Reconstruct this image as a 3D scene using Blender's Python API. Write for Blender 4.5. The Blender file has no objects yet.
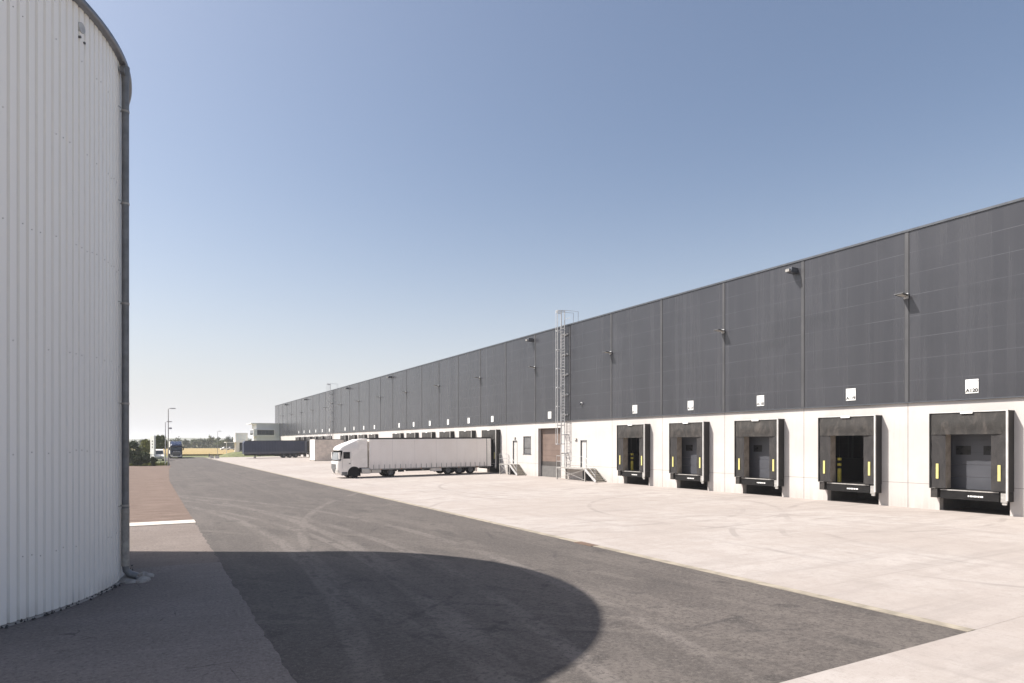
import bpy, bmesh, math, random
from mathutils import Vector, Matrix
random.seed(7)
S = bpy.context.scene
COL = S.collection
R = math.radians

# ------------------------------------------------------------------ camera frame
F, HZ, EYE = 655.0, 443.0, 3.6
TH = math.atan(371 / 655.0)
CS, SN = math.cos(TH), math.sin(TH)
def at(px, py, d):
    a, u = (px - 512) / F, (HZ - py) / F
    return Vector((d * (a * CS + SN), d * (-a * SN + CS), EYE + d * u))
def gnd(px, py, z=0.0):
    return at(px, py, F * (EYE - z) / (py - HZ))
WX = 35.3                                   # face of the warehouse wall
YX0 = 13.7                                  # edge of the concrete yard
def gz(x):
    return 0.2 * min(1, max(0, (x - YX0) / (WX - YX0)))

# ------------------------------------------------------------------ materials
class NT:
    def __init__(s, name):
        s.m = bpy.data.materials.new(name); s.m.use_nodes = True
        s.t = s.m.node_tree; s.n = s.t.nodes; s.l = s.t.links
        s.b = s.n['Principled BSDF']
        s._pos = None
    def new(s, k, **kw):
        n = s.n.new(k)
        for a, v in kw.items(): setattr(n, a, v)
        return n
    def put(s, sock, v):
        if isinstance(v, bpy.types.NodeSocket): s.l.new(v, sock)
        elif isinstance(v, (tuple, list)) and len(v) == 3 and sock.type == 'RGBA': sock.default_value = (*v, 1)
        else: sock.default_value = v
    @property
    def pos(s):
        if s._pos is None: s._pos = s.new('ShaderNodeNewGeometry').outputs['Position']
        return s._pos
    @property
    def obj(s): return s.new('ShaderNodeTexCoord').outputs['Object']
    def math(s, op, a, b=0.0, c=0.0, clamp=False):
        n = s.new('ShaderNodeMath', operation=op, use_clamp=clamp)
        for i, v in enumerate((a, b, c)): s.put(n.inputs[i], v)
        return n.outputs[0]
    def vmul(s, vec, k, off=(0, 0, 0), rot=(0, 0, 0)):
        n = s.new('ShaderNodeMapping'); s.l.new(vec, n.inputs['Vector'])
        n.inputs['Scale'].default_value = k; n.inputs['Location'].default_value = off; n.inputs['Rotation'].default_value = rot
        return n.outputs[0]
    def noise(s, vec, scale, detail=4, rough=.55, dist=0.0):
        n = s.new('ShaderNodeTexNoise'); s.l.new(vec, n.inputs['Vector'])
        n.inputs['Scale'].default_value = scale; n.inputs['Detail'].default_value = detail
        n.inputs['Roughness'].default_value = rough; n.inputs['Distortion'].default_value = dist
        return n.outputs['Fac']
    def ramp(s, f, a, b, lo=0.0, hi=1.0, smooth=True):
        n = s.new('ShaderNodeMapRange', interpolation_type='SMOOTHSTEP' if smooth else 'LINEAR')
        s.l.new(f, n.inputs[0])
        for i, v in enumerate((a, b, lo, hi)): n.inputs[i + 1].default_value = v
        return n.outputs[0]
    def mix(s, f, a, b, mode='MIX'):
        n = s.new('ShaderNodeMix', data_type='RGBA', blend_type=mode)
        s.put(n.inputs[0], f); s.put(n.inputs[6], a); s.put(n.inputs[7], b)
        return n.outputs[2]
    def sep(s, v):
        n = s.new('ShaderNodeSeparateXYZ'); s.l.new(v, n.inputs[0]); return n.outputs
    def bump(s, h, strength=.3, dist=.01):
        n = s.new('ShaderNodeBump'); s.l.new(h, n.inputs['Height'])
        n.inputs['Strength'].default_value = strength; n.inputs['Distance'].default_value = dist
        s.l.new(n.outputs[0], s.b.inputs['Normal'])
    def out(s, color=None, rough=.6, metal=0.0, spec=.5):
        if color is not None: s.put(s.b.inputs['Base Color'], color)
        s.put(s.b.inputs['Roughness'], rough); s.put(s.b.inputs['Metallic'], metal)
        s.b.inputs['Specular IOR Level'].default_value = spec
        return s.m
    def arc(s, xyz, cx, cy, r, w, soft=.5):
        dx = s.math('SUBTRACT', xyz[0], cx); dy = s.math('SUBTRACT', xyz[1], cy)
        d = s.math('SQRT', s.math('ADD', s.math('MULTIPLY', dx, dx), s.math('MULTIPLY', dy, dy)))
        e = s.math('ABSOLUTE', s.math('SUBTRACT', d, r))
        return s.ramp(e, w * soft, w, 1.0, 0.0)
    def total(s, items):
        o = items[0]
        for i in items[1:]: o = s.math('MAXIMUM', o, i)
        return o

def plain(name, col, rough=.6, metal=0.0, spec=.5, var=.15, scale=3.0, bump=0.0):
    t = NT(name)
    n = t.noise(t.obj, scale, 5)
    f = t.ramp(n, .3, .7)
    lo = tuple(c * (1 - var) for c in col); hi = tuple(min(1, c * (1 + var)) for c in col)
    t.out(t.mix(f, lo, hi), t.ramp(n, .2, .8, max(.02, rough - .08), min(1, rough + .08)), metal, spec)
    if bump: t.bump(t.noise(t.obj, scale * 12, 3), bump, .01)
    return t.m

def mat_concrete_yard():
    t = NT('yard_concrete'); p = t.pos; x = t.sep(p)
    big = t.noise(p, .12, 5, .6, .4); mid = t.noise(p, .9, 6, .65); fine = t.noise(p, 22, 3, .7)
    rub = t.noise(t.vmul(p, (.05, .9, 1), rot=(0, 0, R(12))), 1.4, 6, .7, .6)
    rub2 = t.noise(t.vmul(p, (.9, .045, 1), rot=(0, 0, R(-8))), 1.2, 6, .7, .4)
    c = t.mix(t.ramp(big, .38, .62), (0.3429, 0.3014, 0.2736), (0.3885, 0.3515, 0.3254))
    c = t.mix(t.ramp(mid, .42, .62, 0, .6), c, (0.3155, 0.2767, 0.2499))
    c = t.mix(t.ramp(rub, .47, .74, 0, .5), c, (0.2331, 0.2063, 0.1906))
    c = t.mix(t.ramp(rub2, .5, .76, 0, .5), c, (0.2286, 0.2028, 0.1867))
    brk = t.ramp(t.noise(p, .35, 4, .6), .42, .62)
    arcs = [t.arc(x, *a) for a in ((27, 12, 7.2, .16), (27, 12, 9.1, .16), (21.5, 30, 8.5, .18), (21.5, 30, 10.4, .18), (30, 24, 10, .16),
                                   (18, 9, 13, .2), (18, 9, 15, .2), (33, 44, 13, .18), (33, 44, 15.1, .2), (24, 52, 12, .22), (38, 8, 17, .2))]
    c = t.mix(t.math('MULTIPLY', t.math('MULTIPLY', t.total(arcs), brk), .42), c, (0.1738, 0.1525, 0.1396))
    dd = t.math('MULTIPLY', t.math('SUBTRACT', t.math('FRACT', t.math('ADD', t.math('DIVIDE', t.math('SUBTRACT', x[1], 16.7), 6.25), .5)), .5), 6.25)
    wob = t.math('MULTIPLY', t.math('SUBTRACT', t.noise(t.vmul(p, (.12, .4, 1)), 1.0, 2), .5), 1.6)
    band = t.ramp(t.math('ABSOLUTE', t.math('SUBTRACT', t.math('ABSOLUTE', t.math('ADD', dd, wob)), .95)), .1, .32, 1, 0)
    band = t.math('MULTIPLY', band, t.math('MULTIPLY', t.ramp(x[0], 19, 32), t.ramp(t.noise(t.vmul(p, (.3, 1.5, 1)), 1.1, 5, .7), .4, .6)))
    c = t.mix(t.math('MULTIPLY', band, .35), c, (0.207, 0.1869, 0.172))
    # sawn slab joints
    jx = t.math('ABSOLUTE', t.math('SUBTRACT', t.math('FRACT', t.math('DIVIDE', t.math('SUBTRACT', x[0], 14.1), 5.3)), .5))
    jy = t.math('ABSOLUTE', t.math('SUBTRACT', t.math('FRACT', t.math('DIVIDE', t.math('ADD', x[1], 2.05), 6.25)), .5))
    j = t.math('MAXIMUM', t.ramp(jx, .4972, .4985), t.ramp(jy, .4976, .4988))
    c = t.mix(t.math('MULTIPLY', j, .35), c, (0.2012, 0.1735, 0.1509))
    spots = t.ramp(t.noise(p, 3.1, 2, .5), .74, .80, 0, .35)
    c = t.mix(spots, c, (0.2194, 0.1917, 0.1699))
    g4 = t.noise(p, 5.5, 6, .8)
    c = t.mix(t.ramp(g4, .5, .62, 0, .4), c, (0.2652, 0.2355, 0.2122))
    c = t.mix(t.ramp(fine, .3, .7, 0, .22), c, (0.2744, 0.242, 0.2189))
    t.bump(fine, .25, .006)
    return t.out(c, t.ramp(mid, .2, .8, .72, .9), 0, .3)

def mat_asphalt():
    t = NT('road_asphalt'); p = t.pos; x = t.sep(p)
    big = t.noise(p, .18, 5, .6, .3); fine = t.noise(p, 38, 2, .8); mid = t.noise(p, 2.2, 6, .7)
    trk = t.noise(t.vmul(p, (1.3, .02, 1)), 1.0, 6, .7, .15)
    trk2 = t.noise(t.vmul(p, (1.6, .06, 1), rot=(0, 0, R(24))), .9, 5, .65, .5)
    c = t.mix(t.ramp(big, .40, .60), (0.07924, 0.06888, 0.06228), (0.1009, 0.08737, 0.07825))
    c = t.mix(t.ramp(mid, .46, .62, 0, .6), c, (0.06123, 0.05208, 0.04711))
    wear = t.noise(t.vmul(p, (.5, .16, 1), rot=(0, 0, R(10))), .8, 6, .7, .8)
    c = t.mix(t.ramp(wear, .48, .62, 0, .75), c, (0.1261, 0.1092, 0.09747))
    c = t.mix(t.ramp(trk, .48, .66, 0, .65), c, (0.1216, 0.105, 0.09342))
    c = t.mix(t.ramp(trk2, .55, .85, 0, .14), c, (0.1305, 0.1143, 0.1022))
    brk = t.ramp(t.noise(p, .4, 4, .6), .4, .6)
    arcs = [t.arc(x, *a) for a in ((40, 42, 46.3, .22), (40, 42, 44.4, .2), (-14, -16, 34, .2), (-14, -16, 36, .22), (-30, 6, 40, .25), (-30, 6, 42, .25),
                                   (26, -4, 17, .2), (30, 60, 29, .3), (30, 60, 31.5, .3))]
    c = t.mix(t.math('MULTIPLY', t.math('MULTIPLY', t.total(arcs), brk), .55), c, (0.1351, 0.1176, 0.1038))
    tr = t.total([t.arc(x, *a) for a in ((-50.2, 21.2, 60, .26), (-50.2, 21.2, 57.9, .26), (-50.2, 21.2, 56.2, .2), (-70, 24, 76.5, .3), (-70, 24, 74.4, .3), (60, 16, 55.5, .22))])
    c = t.mix(t.math('MULTIPLY', tr, t.ramp(t.noise(t.vmul(p, (1, .25, 1)), .9, 5, .7), .36, .58, .05, .62)), c, (0.1748, 0.1531, 0.1388))
    sk = t.total([t.arc(x, *a, .2) for a in ((20, 30, 23.5, .10), (20, 30, 21.6, .10), (-6, -2, 13.2, .09), (-6, -2, 14.9, .09), (-9, 30, 24, .12), (-9, 30, 22.1, .12), (28, 16, 22.2, .12), (28, 16, 24, .12), (12, -14, 23.5, .1))])
    c = t.mix(t.math('MULTIPLY', sk, t.ramp(t.noise(p, .55, 4, .65), .50, .60, 0, .65)), c, (0.03863, 0.03488, 0.03422))
    oil = t.ramp(t.noise(p, 1.1, 2, .4), .66, .70, 0, .6)
    c = t.mix(oil, c, (0.04052, 0.03613, 0.03353))
    dk = t.ramp(t.noise(t.vmul(p, (.9, .35, 1), rot=(0, 0, R(-35))), 1.0, 3, .5), .60, .68, 0, .5)
    c = t.mix(dk, c, (0.04502, 0.04033, 0.03753))
    g2 = t.noise(p, 11, 5, .8); g3 = t.noise(p, 4.5, 5, .75, .3)
    c = t.mix(t.ramp(g3, .48, .62, 0, .5), c, (0.05403, 0.04704, 0.04312))
    c = t.mix(t.ramp(g2, .52, .60, 0, .8), c, (0.04682, 0.04116, 0.03753))
    c = t.mix(t.ramp(g2, .38, .47, .75, 0), c, (0.1351, 0.1176, 0.1054))
    c = t.mix(t.ramp(fine, .42, .7, 0, .45), c, (0.144, 0.1277, 0.1158))
    t.bump(fine, .5, .008)
    return t.out(c, .85, 0, .3)

def mat_apron(name='worn_tan_asphalt', tint=(1, 1, 1)):
    t = NT(name); p = t.pos
    big = t.noise(p, .3, 5, .6, .3); fine = t.noise(p, 45, 2, .8)
    st = t.noise(t.vmul(p, (.4, 2.2, 1)), 1.6, 5, .65)
    c = t.mix(t.ramp(big, .3, .7), (0.1499, 0.1216, 0.1059), (0.1903, 0.1584, 0.1402))
    c = t.mix(t.ramp(st, .45, .75, 0, .5), c, (0.1296, 0.104, 0.09126))
    v = t.new('ShaderNodeTexVoronoi', feature='DISTANCE_TO_EDGE'); t.l.new(t.vmul(p, (.22, .3, 1)), v.inputs['Vector'])
    w = t.math('ADD', v.outputs['Distance'], t.math('MULTIPLY', t.math('SUBTRACT', t.noise(p, 3, 4), .5), .06))
    cr = t.math('MULTIPLY', t.ramp(w, .0, .012, 1, 0), t.ramp(t.noise(p, .25, 2), .5, .6))
    c = t.mix(t.math('MULTIPLY', cr, .75), c, (0.0486, 0.03999, 0.03667))
    g2 = t.noise(p, 13, 5, .8); g3 = t.noise(p, 1.6, 5, .7)
    c = t.mix(t.ramp(g3, .4, .7, 0, .45), c, (0.1134, 0.09198, 0.08148))
    c = t.mix(t.ramp(fine, .45, .72, 0, .45), c, (0.2349, 0.2, 0.1793))
    c = t.mix(t.ramp(g2, .5, .62, 0, .7), c, (0.08505, 0.07198, 0.06518))
    c = t.mix(t.ramp(g2, .36, .46, .6, 0), c, (0.243, 0.2079, 0.1833))
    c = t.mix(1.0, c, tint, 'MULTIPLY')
    t.bump(fine, .5, .008)
    return t.out(c, .88, 0, .3)

def mat_verge():
    t = NT('reddish_gravel'); p = t.pos
    fine = t.noise(p, 16, 3, .8); st = t.noise(t.vmul(p, (.35, 1.7, 1)), 1.3, 6, .8)
    c = t.mix(t.ramp(st, .38, .64), (0.1005, 0.07167, 0.05634), (0.1893, 0.1396, 0.1157))
    c = t.mix(t.ramp(fine, .4, .7, 0, .6), c, (0.2087, 0.1622, 0.1371))
    t.bump(fine, .9, .03)
    return t.out(c, .95, 0, .2)

def mat_terrain():
    t = NT('dry_meadow'); p = t.pos
    a = t.noise(p, .02, 5, .6); b = t.noise(p, .6, 5, .7)
    c = t.mix(t.ramp(a, .35, .65), (.20, .165, .08), (.10, .105, .045))
    c = t.mix(t.ramp(b, .4, .7, 0, .5), c, (.28, .23, .12))
    t.bump(b, .8, .2)
    return t.out(c, .95, 0, .2)

def mat_wheat():
    t = NT('ripe_wheat'); p = t.pos
    a = t.noise(t.vmul(p, (.15, .6, 1)), .5, 5, .6); b = t.noise(p, 2.5, 5, .8)
    c = t.mix(t.ramp(a, .3, .7), (.29, .215, .095), (.37, .28, .135))
    c = t.mix(t.ramp(b, .4, .7, 0, .6), c, (.24, .175, .07))
    t.bump(b, 1, .2)
    return t.out(c, .9, 0, .2)

def mat_wall():
    t = NT('white_precast_concrete'); p = t.pos; x = t.sep(p)
    a = t.noise(p, .5, 5, .6); st = t.noise(t.vmul(p, (1, 2.2, .12)), 1.5, 5, .65); f = t.noise(p, 14, 4, .7)
    c = t.mix(t.ramp(a, .3, .7), (0.4714, 0.4456, 0.4234), (0.5342, 0.5081, 0.4873))
    c = t.mix(t.ramp(st, .5, .8, 0, .35), c, (0.3929, 0.3635, 0.3355))
    low = t.ramp(x[2], .2, 1.1, 1, 0)
    c = t.mix(t.math('MULTIPLY', low, t.ramp(st, .3, .65, .1, .45)), c, (0.3143, 0.2736, 0.2397))
    c = t.mix(t.ramp(f, .45, .75, 0, .15), c, (0.3771, 0.3518, 0.3275))
    t.bump(f, .12, .004)
    return t.out(c, .75, 0, .35)

def mat_cladding():
    t = NT('anthracite_cladding'); p = t.pos; x = t.sep(p)
    a = t.noise(t.vmul(p, (1, .35, .15)), .6, 4, .6)
    st = t.noise(t.vmul(p, (1, 1.7, .05)), 1.1, 3, .6)
    st2 = t.noise(t.vmul(p, (1, .4, 4)), 1.1, 4, .6)
    c = t.mix(t.ramp(a, .3, .7), (0.03106, 0.0318, 0.03765), (0.04045, 0.04142, 0.04829))
    c = t.mix(t.ramp(st, .42, .7, 0, .42), c, (0.05779, 0.05843, 0.06547))
    c = t.mix(t.ramp(t.noise(t.vmul(p, (1, .22, .3)), 1.0, 5, .6, .5), .5, .75, 0, .5), c, (0.02456, 0.02515, 0.02946))
    pan = t.noise(t.vmul(p, (0, 1 / 6.25, 0), off=(0, .3, 0)), 3.1, 0)
    c = t.mix(t.ramp(pan, .3, .7, 0, .25), c, (0.04912, 0.05029, 0.05811))
    fr = t.math('FRACT', t.math('DIVIDE', t.math('SUBTRACT', x[2], 5.76), 1.122))
    ln = t.ramp(t.math('ABSOLUTE', t.math('SUBTRACT', fr, .5)), .486, .494)
    c = t.mix(t.math('MULTIPLY', ln, t.ramp(st2, .35, .6, .3, .85)), c, (0.09752, 0.09985, 0.1122))
    mr = t.math('SINE', t.math('MULTIPLY', x[2], 2 * math.pi / .1))
    h = t.math('ADD', t.math('MULTIPLY', mr, .02), t.math('MULTIPLY', ln, -.6))
    h = t.math('ADD', h, t.math('MULTIPLY', t.noise(t.vmul(p, (1, .9, .5)), .8, 3), .5))
    t.bump(h, .10, .02)
    return t.out(c, t.ramp(st, .2, .8, .22, .30), 0, .55)

def mat_silo():
    t = NT('white_corrugated_steel'); p = t.pos; x = t.sep(p)
    a = t.noise(t.vmul(p, (1, 1, .12)), 1.2, 5, .65); b = t.noise(p, .35, 3)
    c = t.mix(t.ramp(a, .45, .8, 0, .3), (.93, .915, .89), (.89, .875, .85))
    c = t.mix(t.ramp(b, .3, .7, 0, .25), c, (.91, .895, .87))
    low = t.ramp(x[2], .0, .5, .35, 0)
    c = t.mix(t.math('MULTIPLY', low, t.ramp(a, .3, .6)), c, (.5, .47, .44))
    return t.out(c, .42, 0, .6)

def mat_fabric(name, col, lite, rough=.75):
    t = NT(name); o = t.pos
    a = t.noise(t.vmul(o, (1, 1.2, .5)), 2.2, 6, .7, .6); b = t.noise(o, 9, 4, .7)
    c = t.mix(t.ramp(a, .42, .75, 0, .8), col, lite)
    t.bump(t.math('ADD', a, t.math('MULTIPLY', b, .3)), .5, .05)
    return t.out(c, rough, 0, .35)

def mat_curtain(name, a1, a2):
    t = NT(name); o = t.obj; x = t.sep(o)
    n = t.noise(t.vmul(o, (.5, 1, .3)), 1.3, 5, .6); d = t.noise(t.vmul(o, (2.5, 1, .25)), 1.0, 5, .7)
    c = t.mix(t.ramp(n, .3, .7), a1, a2)
    c = t.mix(t.ramp(d, .55, .85, 0, .22), c, tuple(v * .75 for v in a1))
    sm = t.ramp(t.math('ABSOLUTE', t.math('SUBTRACT', t.math('FRACT', t.math('DIVIDE', x[0], 2.45)), .5)), .488, .496)
    c = t.mix(t.math('MULTIPLY', sm, .3), c, tuple(v * .45 for v in a1))
    dl = t.math('MULTIPLY', t.ramp(x[2], 1.9, .85), t.ramp(d, .4, .65, .05, .5))
    c = t.mix(dl, c, tuple(v * .62 for v in a1))
    w = t.math('SINE', t.math('MULTIPLY', x[0], 2 * math.pi / .62))
    t.bump(t.math('ADD', w, t.math('MULTIPLY', n, 2.0)), .35, .012)
    return t.out(c, .5, 0, .4)

def mat_leaf(name, c1, c2):
    t = NT(name)
    i = t.new('ShaderNodeNewGeometry').outputs['Random Per Island']
    c = t.mix(i, c1, c2)
    t.out(c, .6, 0, .3)
    t.b.inputs['Transmission Weight'].default_value = 0
    return t.m

def mat_glass(name, col=(.02, .025, .03), rough=.05):
    t = NT(name); n = t.noise(t.obj, 2, 2)
    return t.out(t.mix(n, col, tuple(c * 1.8 for c in col)), rough, 0, .8)

def mat_sign():
    return plain('sign_white', (.78, .78, .76), .4, var=.04)

M = {}
M['yard'] = mat_concrete_yard(); M['road'] = mat_asphalt(); M['apron'] = mat_apron(); M['verge'] = mat_verge()
M['patch'] = mat_apron('grey_tinted_asphalt', (1.06, 1.115, 1.17)); M['terrain'] = mat_terrain(); M['wheat'] = mat_wheat(); M['wall'] = mat_wall(); M['clad'] = mat_cladding(); M['silo'] = mat_silo()
M['grass'] = plain('short_grass', (.12, .13, .05), .95, var=.4, scale=1.5, bump=.8)
M['kerbstone'] = plain('pale_kerb_concrete', (.52, .48, .42), .85, var=.12, scale=4, bump=.2)
M['gutter'] = plain('dusty_gutter_concrete', (.27, .235, .185), .9, var=.22, scale=2.5, bump=.3)
M['joint'] = plain('dark_sealant', (.16, .145, .13), .8, var=.2)
M['cladjoint'] = plain('grey_joint_profile', (.06, .06, .064), .45, var=.12, scale=1)
M['cladgap'] = plain('black_joint_gap', (.02, .02, .022), .6)
M['coping'] = plain('blue_grey_coping', (.065, .072, .085), .4, var=.1)
M['roofing'] = plain('roof_membrane', (.3, .3, .3), .8)
M['black'] = plain('black_rubber', (.011, .0105, .0105), .8, spec=.2, var=.3, scale=5, bump=.15)
M['dirtyrub'] = plain('dusty_black_rubber', (.03, .026, .023), .8, var=.4, scale=4)
M['curtainblk'] = mat_fabric('shelter_curtain', (.026, .024, .024), (.05, .045, .042))
M['headcurtain'] = mat_fabric('scuffed_head_curtain', (.030, .028, .026), (.088, .076, .068))
M['shelterside'] = plain('shelter_side_fabric', (.022, .019, .018), .7, var=.3, scale=1.5)
M['alu'] = plain('aluminium_profile', (.62, .61, .59), .4, .4, var=.06)
M['galv'] = plain('galvanised_steel', (.47, .47, .47), .5, .2, var=.15, scale=6)
M['galvdull'] = plain('weathered_galvanised_steel', (.34, .325, .305), .6, .2, var=.22, scale=6)
M['tread'] = plain('grating_tread', (.46, .42, .35), .7, .1, var=.3, scale=12)
M['return'] = plain('dusty_beige_flap', (.30, .255, .205), .8, var=.2, scale=3)
M['doorgrey'] = plain('grey_sectional_door', (.056, .058, .068), .45, var=.07, scale=1.5)
M['doorbrown'] = plain('brown_sectional_door', (.15, .108, .088), .55, var=.1, scale=1.2)
M['doordark'] = plain('dark_door_panel', (.06, .053, .049), .55, var=.15, scale=1.2)
M['doorwhite'] = plain('white_door', (.50, .485, .465), .5, var=.04)
M['frame'] = plain('dark_grey_frame', (.09, .092, .095), .5, var=.1)
M['glass'] = mat_glass('dark_glass'); M['screen'] = mat_glass('windscreen_glass', (.14, .145, .15), .22)
M['winglass'] = mat_glass('grey_window_glass', (.10, .10, .10), .08)
M['tint'] = plain('tinted_side_glass', (.012, .012, .013), .3, spec=.25)
M['paleglass'] = mat_glass('pale_glass', (.5, .52, .54), .2)
M['yellow'] = plain('yellow_marker', (.72, .60, .10), .5, var=.08, scale=4)
M['yellowpale'] = plain('pale_yellow_marker', (.60, .53, .19), .5, var=.06, scale=4)
M['white'] = plain('white_paint', (.78, .77, .75), .4, var=.05)
M['truckwhite'] = plain('white_truck_paint', (.86, .815, .765), .25, var=.04, scale=1.2)
M['curtain'] = mat_curtain('cream_tarpaulin', (.86, .80, .75), (.90, .845, .80))
M['bluetarp'] = mat_curtain('navy_tarpaulin', (.022, .030, .062), (.032, .042, .080))
M['bluetrim'] = plain('navy_skirt', (.075, .085, .11), .5)
M['navy'] = plain('navy_truck_paint', (.012, .022, .06), .25, var=.1)
M['containerside'] = plain('beige_container_panel', (.78, .69, .61), .6, var=.1, scale=2)
M['containerfront'] = plain('white_container_front', (.66, .63, .58), .55, var=.06)
M['grille'] = plain('grey_grille', (.15, .15, .15), .5, var=.1)
M['chassis'] = plain('dark_chassis', (.024, .022, .021), .7, spec=.3, var=.25, scale=4)
M['tank'] = plain('aluminium_tank', (.52, .51, .49), .35, .6, var=.08)
M['rim'] = plain('steel_wheel_rim', (.13, .13, .13), .6, .2, var=.15)
M['lamp'] = plain('lamp_lens', (.62, .6, .55), .15)
M['redlamp'] = plain('red_lamp', (.4, .02, .02), .25)
M['orange'] = plain('orange_lamp', (.6, .2, .03), .3)
M['greypipe'] = plain('zinc_pipe', (.17, .175, .185), .45, .35, var=.2, scale=4)
M['zinc'] = plain('zinc_gutter', (.20, .21, .235), .42, .35, var=.12, scale=3)
M['stone'] = plain('pale_mortar', (.33, .31, .29), .9, var=.25, scale=5, bump=.6)
M['dirt'] = plain('dark_dirt', (.045, .042, .04), .95, var=.4, scale=6, bump=.6)
M['rust'] = plain('rusty_iron', (.13, .085, .06), .8, var=.3, scale=6)
M['pitbrown'] = plain('brown_pit_dirt', (.085, .065, .048), .9, var=.3)
M['bark'] = plain('bark', (.09, .065, .045), .9, var=.3, scale=6, bump=.6)
M['leafdark'] = mat_leaf('dark_leaves', (.022, .038, .012), (.055, .075, .022))
M['leafmid'] = mat_leaf('green_leaves', (.05, .075, .018), (.12, .14, .03))
M['leafyell'] = mat_leaf('yellow_green_leaves', (.09, .105, .02), (.19, .19, .04))
M['office'] = plain('light_grey_render', (.66, .66, .665), .7, var=.05, scale=.4)
M['officewhite'] = plain('white_render', (.72, .71, .69), .7, var=.04)
M['ink'] = plain('black_ink', (.03, .03, .03), .6)
M['inkgrey'] = plain('grey_ink', (.22, .22, .22), .6)
M['hill'] = plain('far_hill_green', (.09, .10, .06), .95, var=.3, scale=.01)
M['intfloor'] = plain('interior_floor', (.12, .115, .11), .7)
M['intwall'] = plain('interior_wall', (.05, .05, .05), .8)

# ------------------------------------------------------------------ mesh builder
class MB:
    def __init__(s): s.v = []; s.f = []; s.sm = []
    def add(s, vs, fs, smooth=False):
        o = len(s.v); s.v += [tuple(v) for v in vs]
        for f in fs: s.f.append([i + o for i in f]); s.sm.append(smooth)
        return s
    def quad(s, a, b, c, d, smooth=False): return s.add([a, b, c, d], [(0, 1, 2, 3)], smooth)
    def box(s, x0, x1, y0, y1, z0, z1, bev=0.0):
        if bev > 0:
            bm = bmesh.new(); bmesh.ops.create_cube(bm, size=1)
            for v in bm.verts:
                v.co = Vector(((x0 + x1) / 2 + v.co.x * (x1 - x0), (y0 + y1) / 2 + v.co.y * (y1 - y0), (z0 + z1) / 2 + v.co.z * (z1 - z0)))
            bmesh.ops.bevel(bm, geom=bm.edges[:], offset=bev, segments=2, profile=.6, affect='EDGES')
            bm.verts.index_update()
            s.add([v.co for v in bm.verts], [[v.index for v in f.verts] for f in bm.faces]); bm.free(); return s
        v = [(x0, y0, z0), (x1, y0, z0), (x1, y1, z0), (x0, y1, z0), (x0, y0, z1), (x1, y0, z1), (x1, y1, z1), (x0, y1, z1)]
        return s.add(v, [(0, 3, 2, 1), (4, 5, 6, 7), (0, 1, 5, 4), (1, 2, 6, 5), (2, 3, 7, 6), (3, 0, 4, 7)])
    def tube(s, pts, r, n=8, caps=True, smooth=True):
        pts = [Vector(p) for p in pts]; rs = r if isinstance(r, (list, tuple)) else [r] * len(pts)
        rings = []; prev = None
        for i, p in enumerate(pts):
            d = (pts[min(i + 1, len(pts) - 1)] - pts[max(i - 1, 0)]).normalized()
            if prev is None:
                up = Vector((0, 0, 1)) if abs(d.z) < .9 else Vector((1, 0, 0))
                a = d.cross(up).normalized()
            else:
                a = (prev - d * prev.dot(d)).normalized()
            prev = a; b = d.cross(a)
            rings.append([p + (a * math.cos(2 * math.pi * k / n) + b * math.sin(2 * math.pi * k / n)) * rs[i] for k in range(n)])
        vs = [v for rg in rings for v in rg]; fs = []
        for i in range(len(pts) - 1):
            for k in range(n):
                fs.append((i * n + k, i * n + (k + 1) % n, (i + 1) * n + (k + 1) % n, (i + 1) * n + k))
        s.add(vs, fs, smooth)
        if caps:
            s.add(rings[0], [tuple(reversed(range(n)))]); s.add(rings[-1], [tuple(range(n))])
        return s
    def bar(s, a, b, w, h=None):
        h = h or w; a = Vector(a); b = Vector(b); d = (b - a).normalized()
        up = Vector((0, 0, 1)) if abs(d.z) < .95 else Vector((1, 0, 0))
        u = d.cross(up).normalized() * w / 2; q = u.cross(d).normalized() * h / 2
        v = [a - u - q, a + u - q, a + u + q, a - u + q, b - u - q, b + u - q, b + u + q, b - u + q]
        return s.add(v, [(0, 3, 2, 1), (4, 5, 6, 7), (0, 1, 5, 4), (1, 2, 6, 5), (2, 3, 7, 6), (3, 0, 4, 7)])
    def lathe(s, prof, origin, axis='y', n=28, smooth=True):
        ox, oy, oz = origin; vs = []; m = len(prof)
        for k in range(n):
            a = 2 * math.pi * k / n; ca, sa = math.cos(a), math.sin(a)
            for r, h in prof:
                if axis == 'y': vs.append((ox + r * ca, oy + h, oz + r * sa))
                else: vs.append((ox + r * ca, oy + r * sa, oz + h))
        fs = []
        for k in range(n):
            k2 = (k + 1) % n
            for i in range(m - 1): fs.append((k * m + i, k2 * m + i, k2 * m + i + 1, k * m + i + 1))
        return s.add(vs, fs, smooth)
    def prism(s, poly, z0, z1):
        n = len(poly)
        v = [(p[0], p[1], z0) for p in poly] + [(p[0], p[1], z1) for p in poly]
        fs = [tuple(reversed(range(n))), tuple(range(n, 2 * n))] + [(i, (i + 1) % n, n + (i + 1) % n, n + i) for i in range(n)]
        return s.add(v, fs)
    def build(s, name, mat, parent=None, fix=True):
        me = bpy.data.meshes.new(name); me.from_pydata(s.v, [], s.f)
        me.polygons.foreach_set('use_smooth', s.sm)
        if fix:
            bm = bmesh.new(); bm.from_mesh(me); bmesh.ops.recalc_face_normals(bm, faces=bm.faces[:]); bm.to_mesh(me); bm.free()
        me.materials.append(M[mat] if isinstance(mat, str) else mat)
        o = bpy.data.objects.new(name, me); COL.objects.link(o)
        if parent: o.parent = parent
        return o

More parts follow.
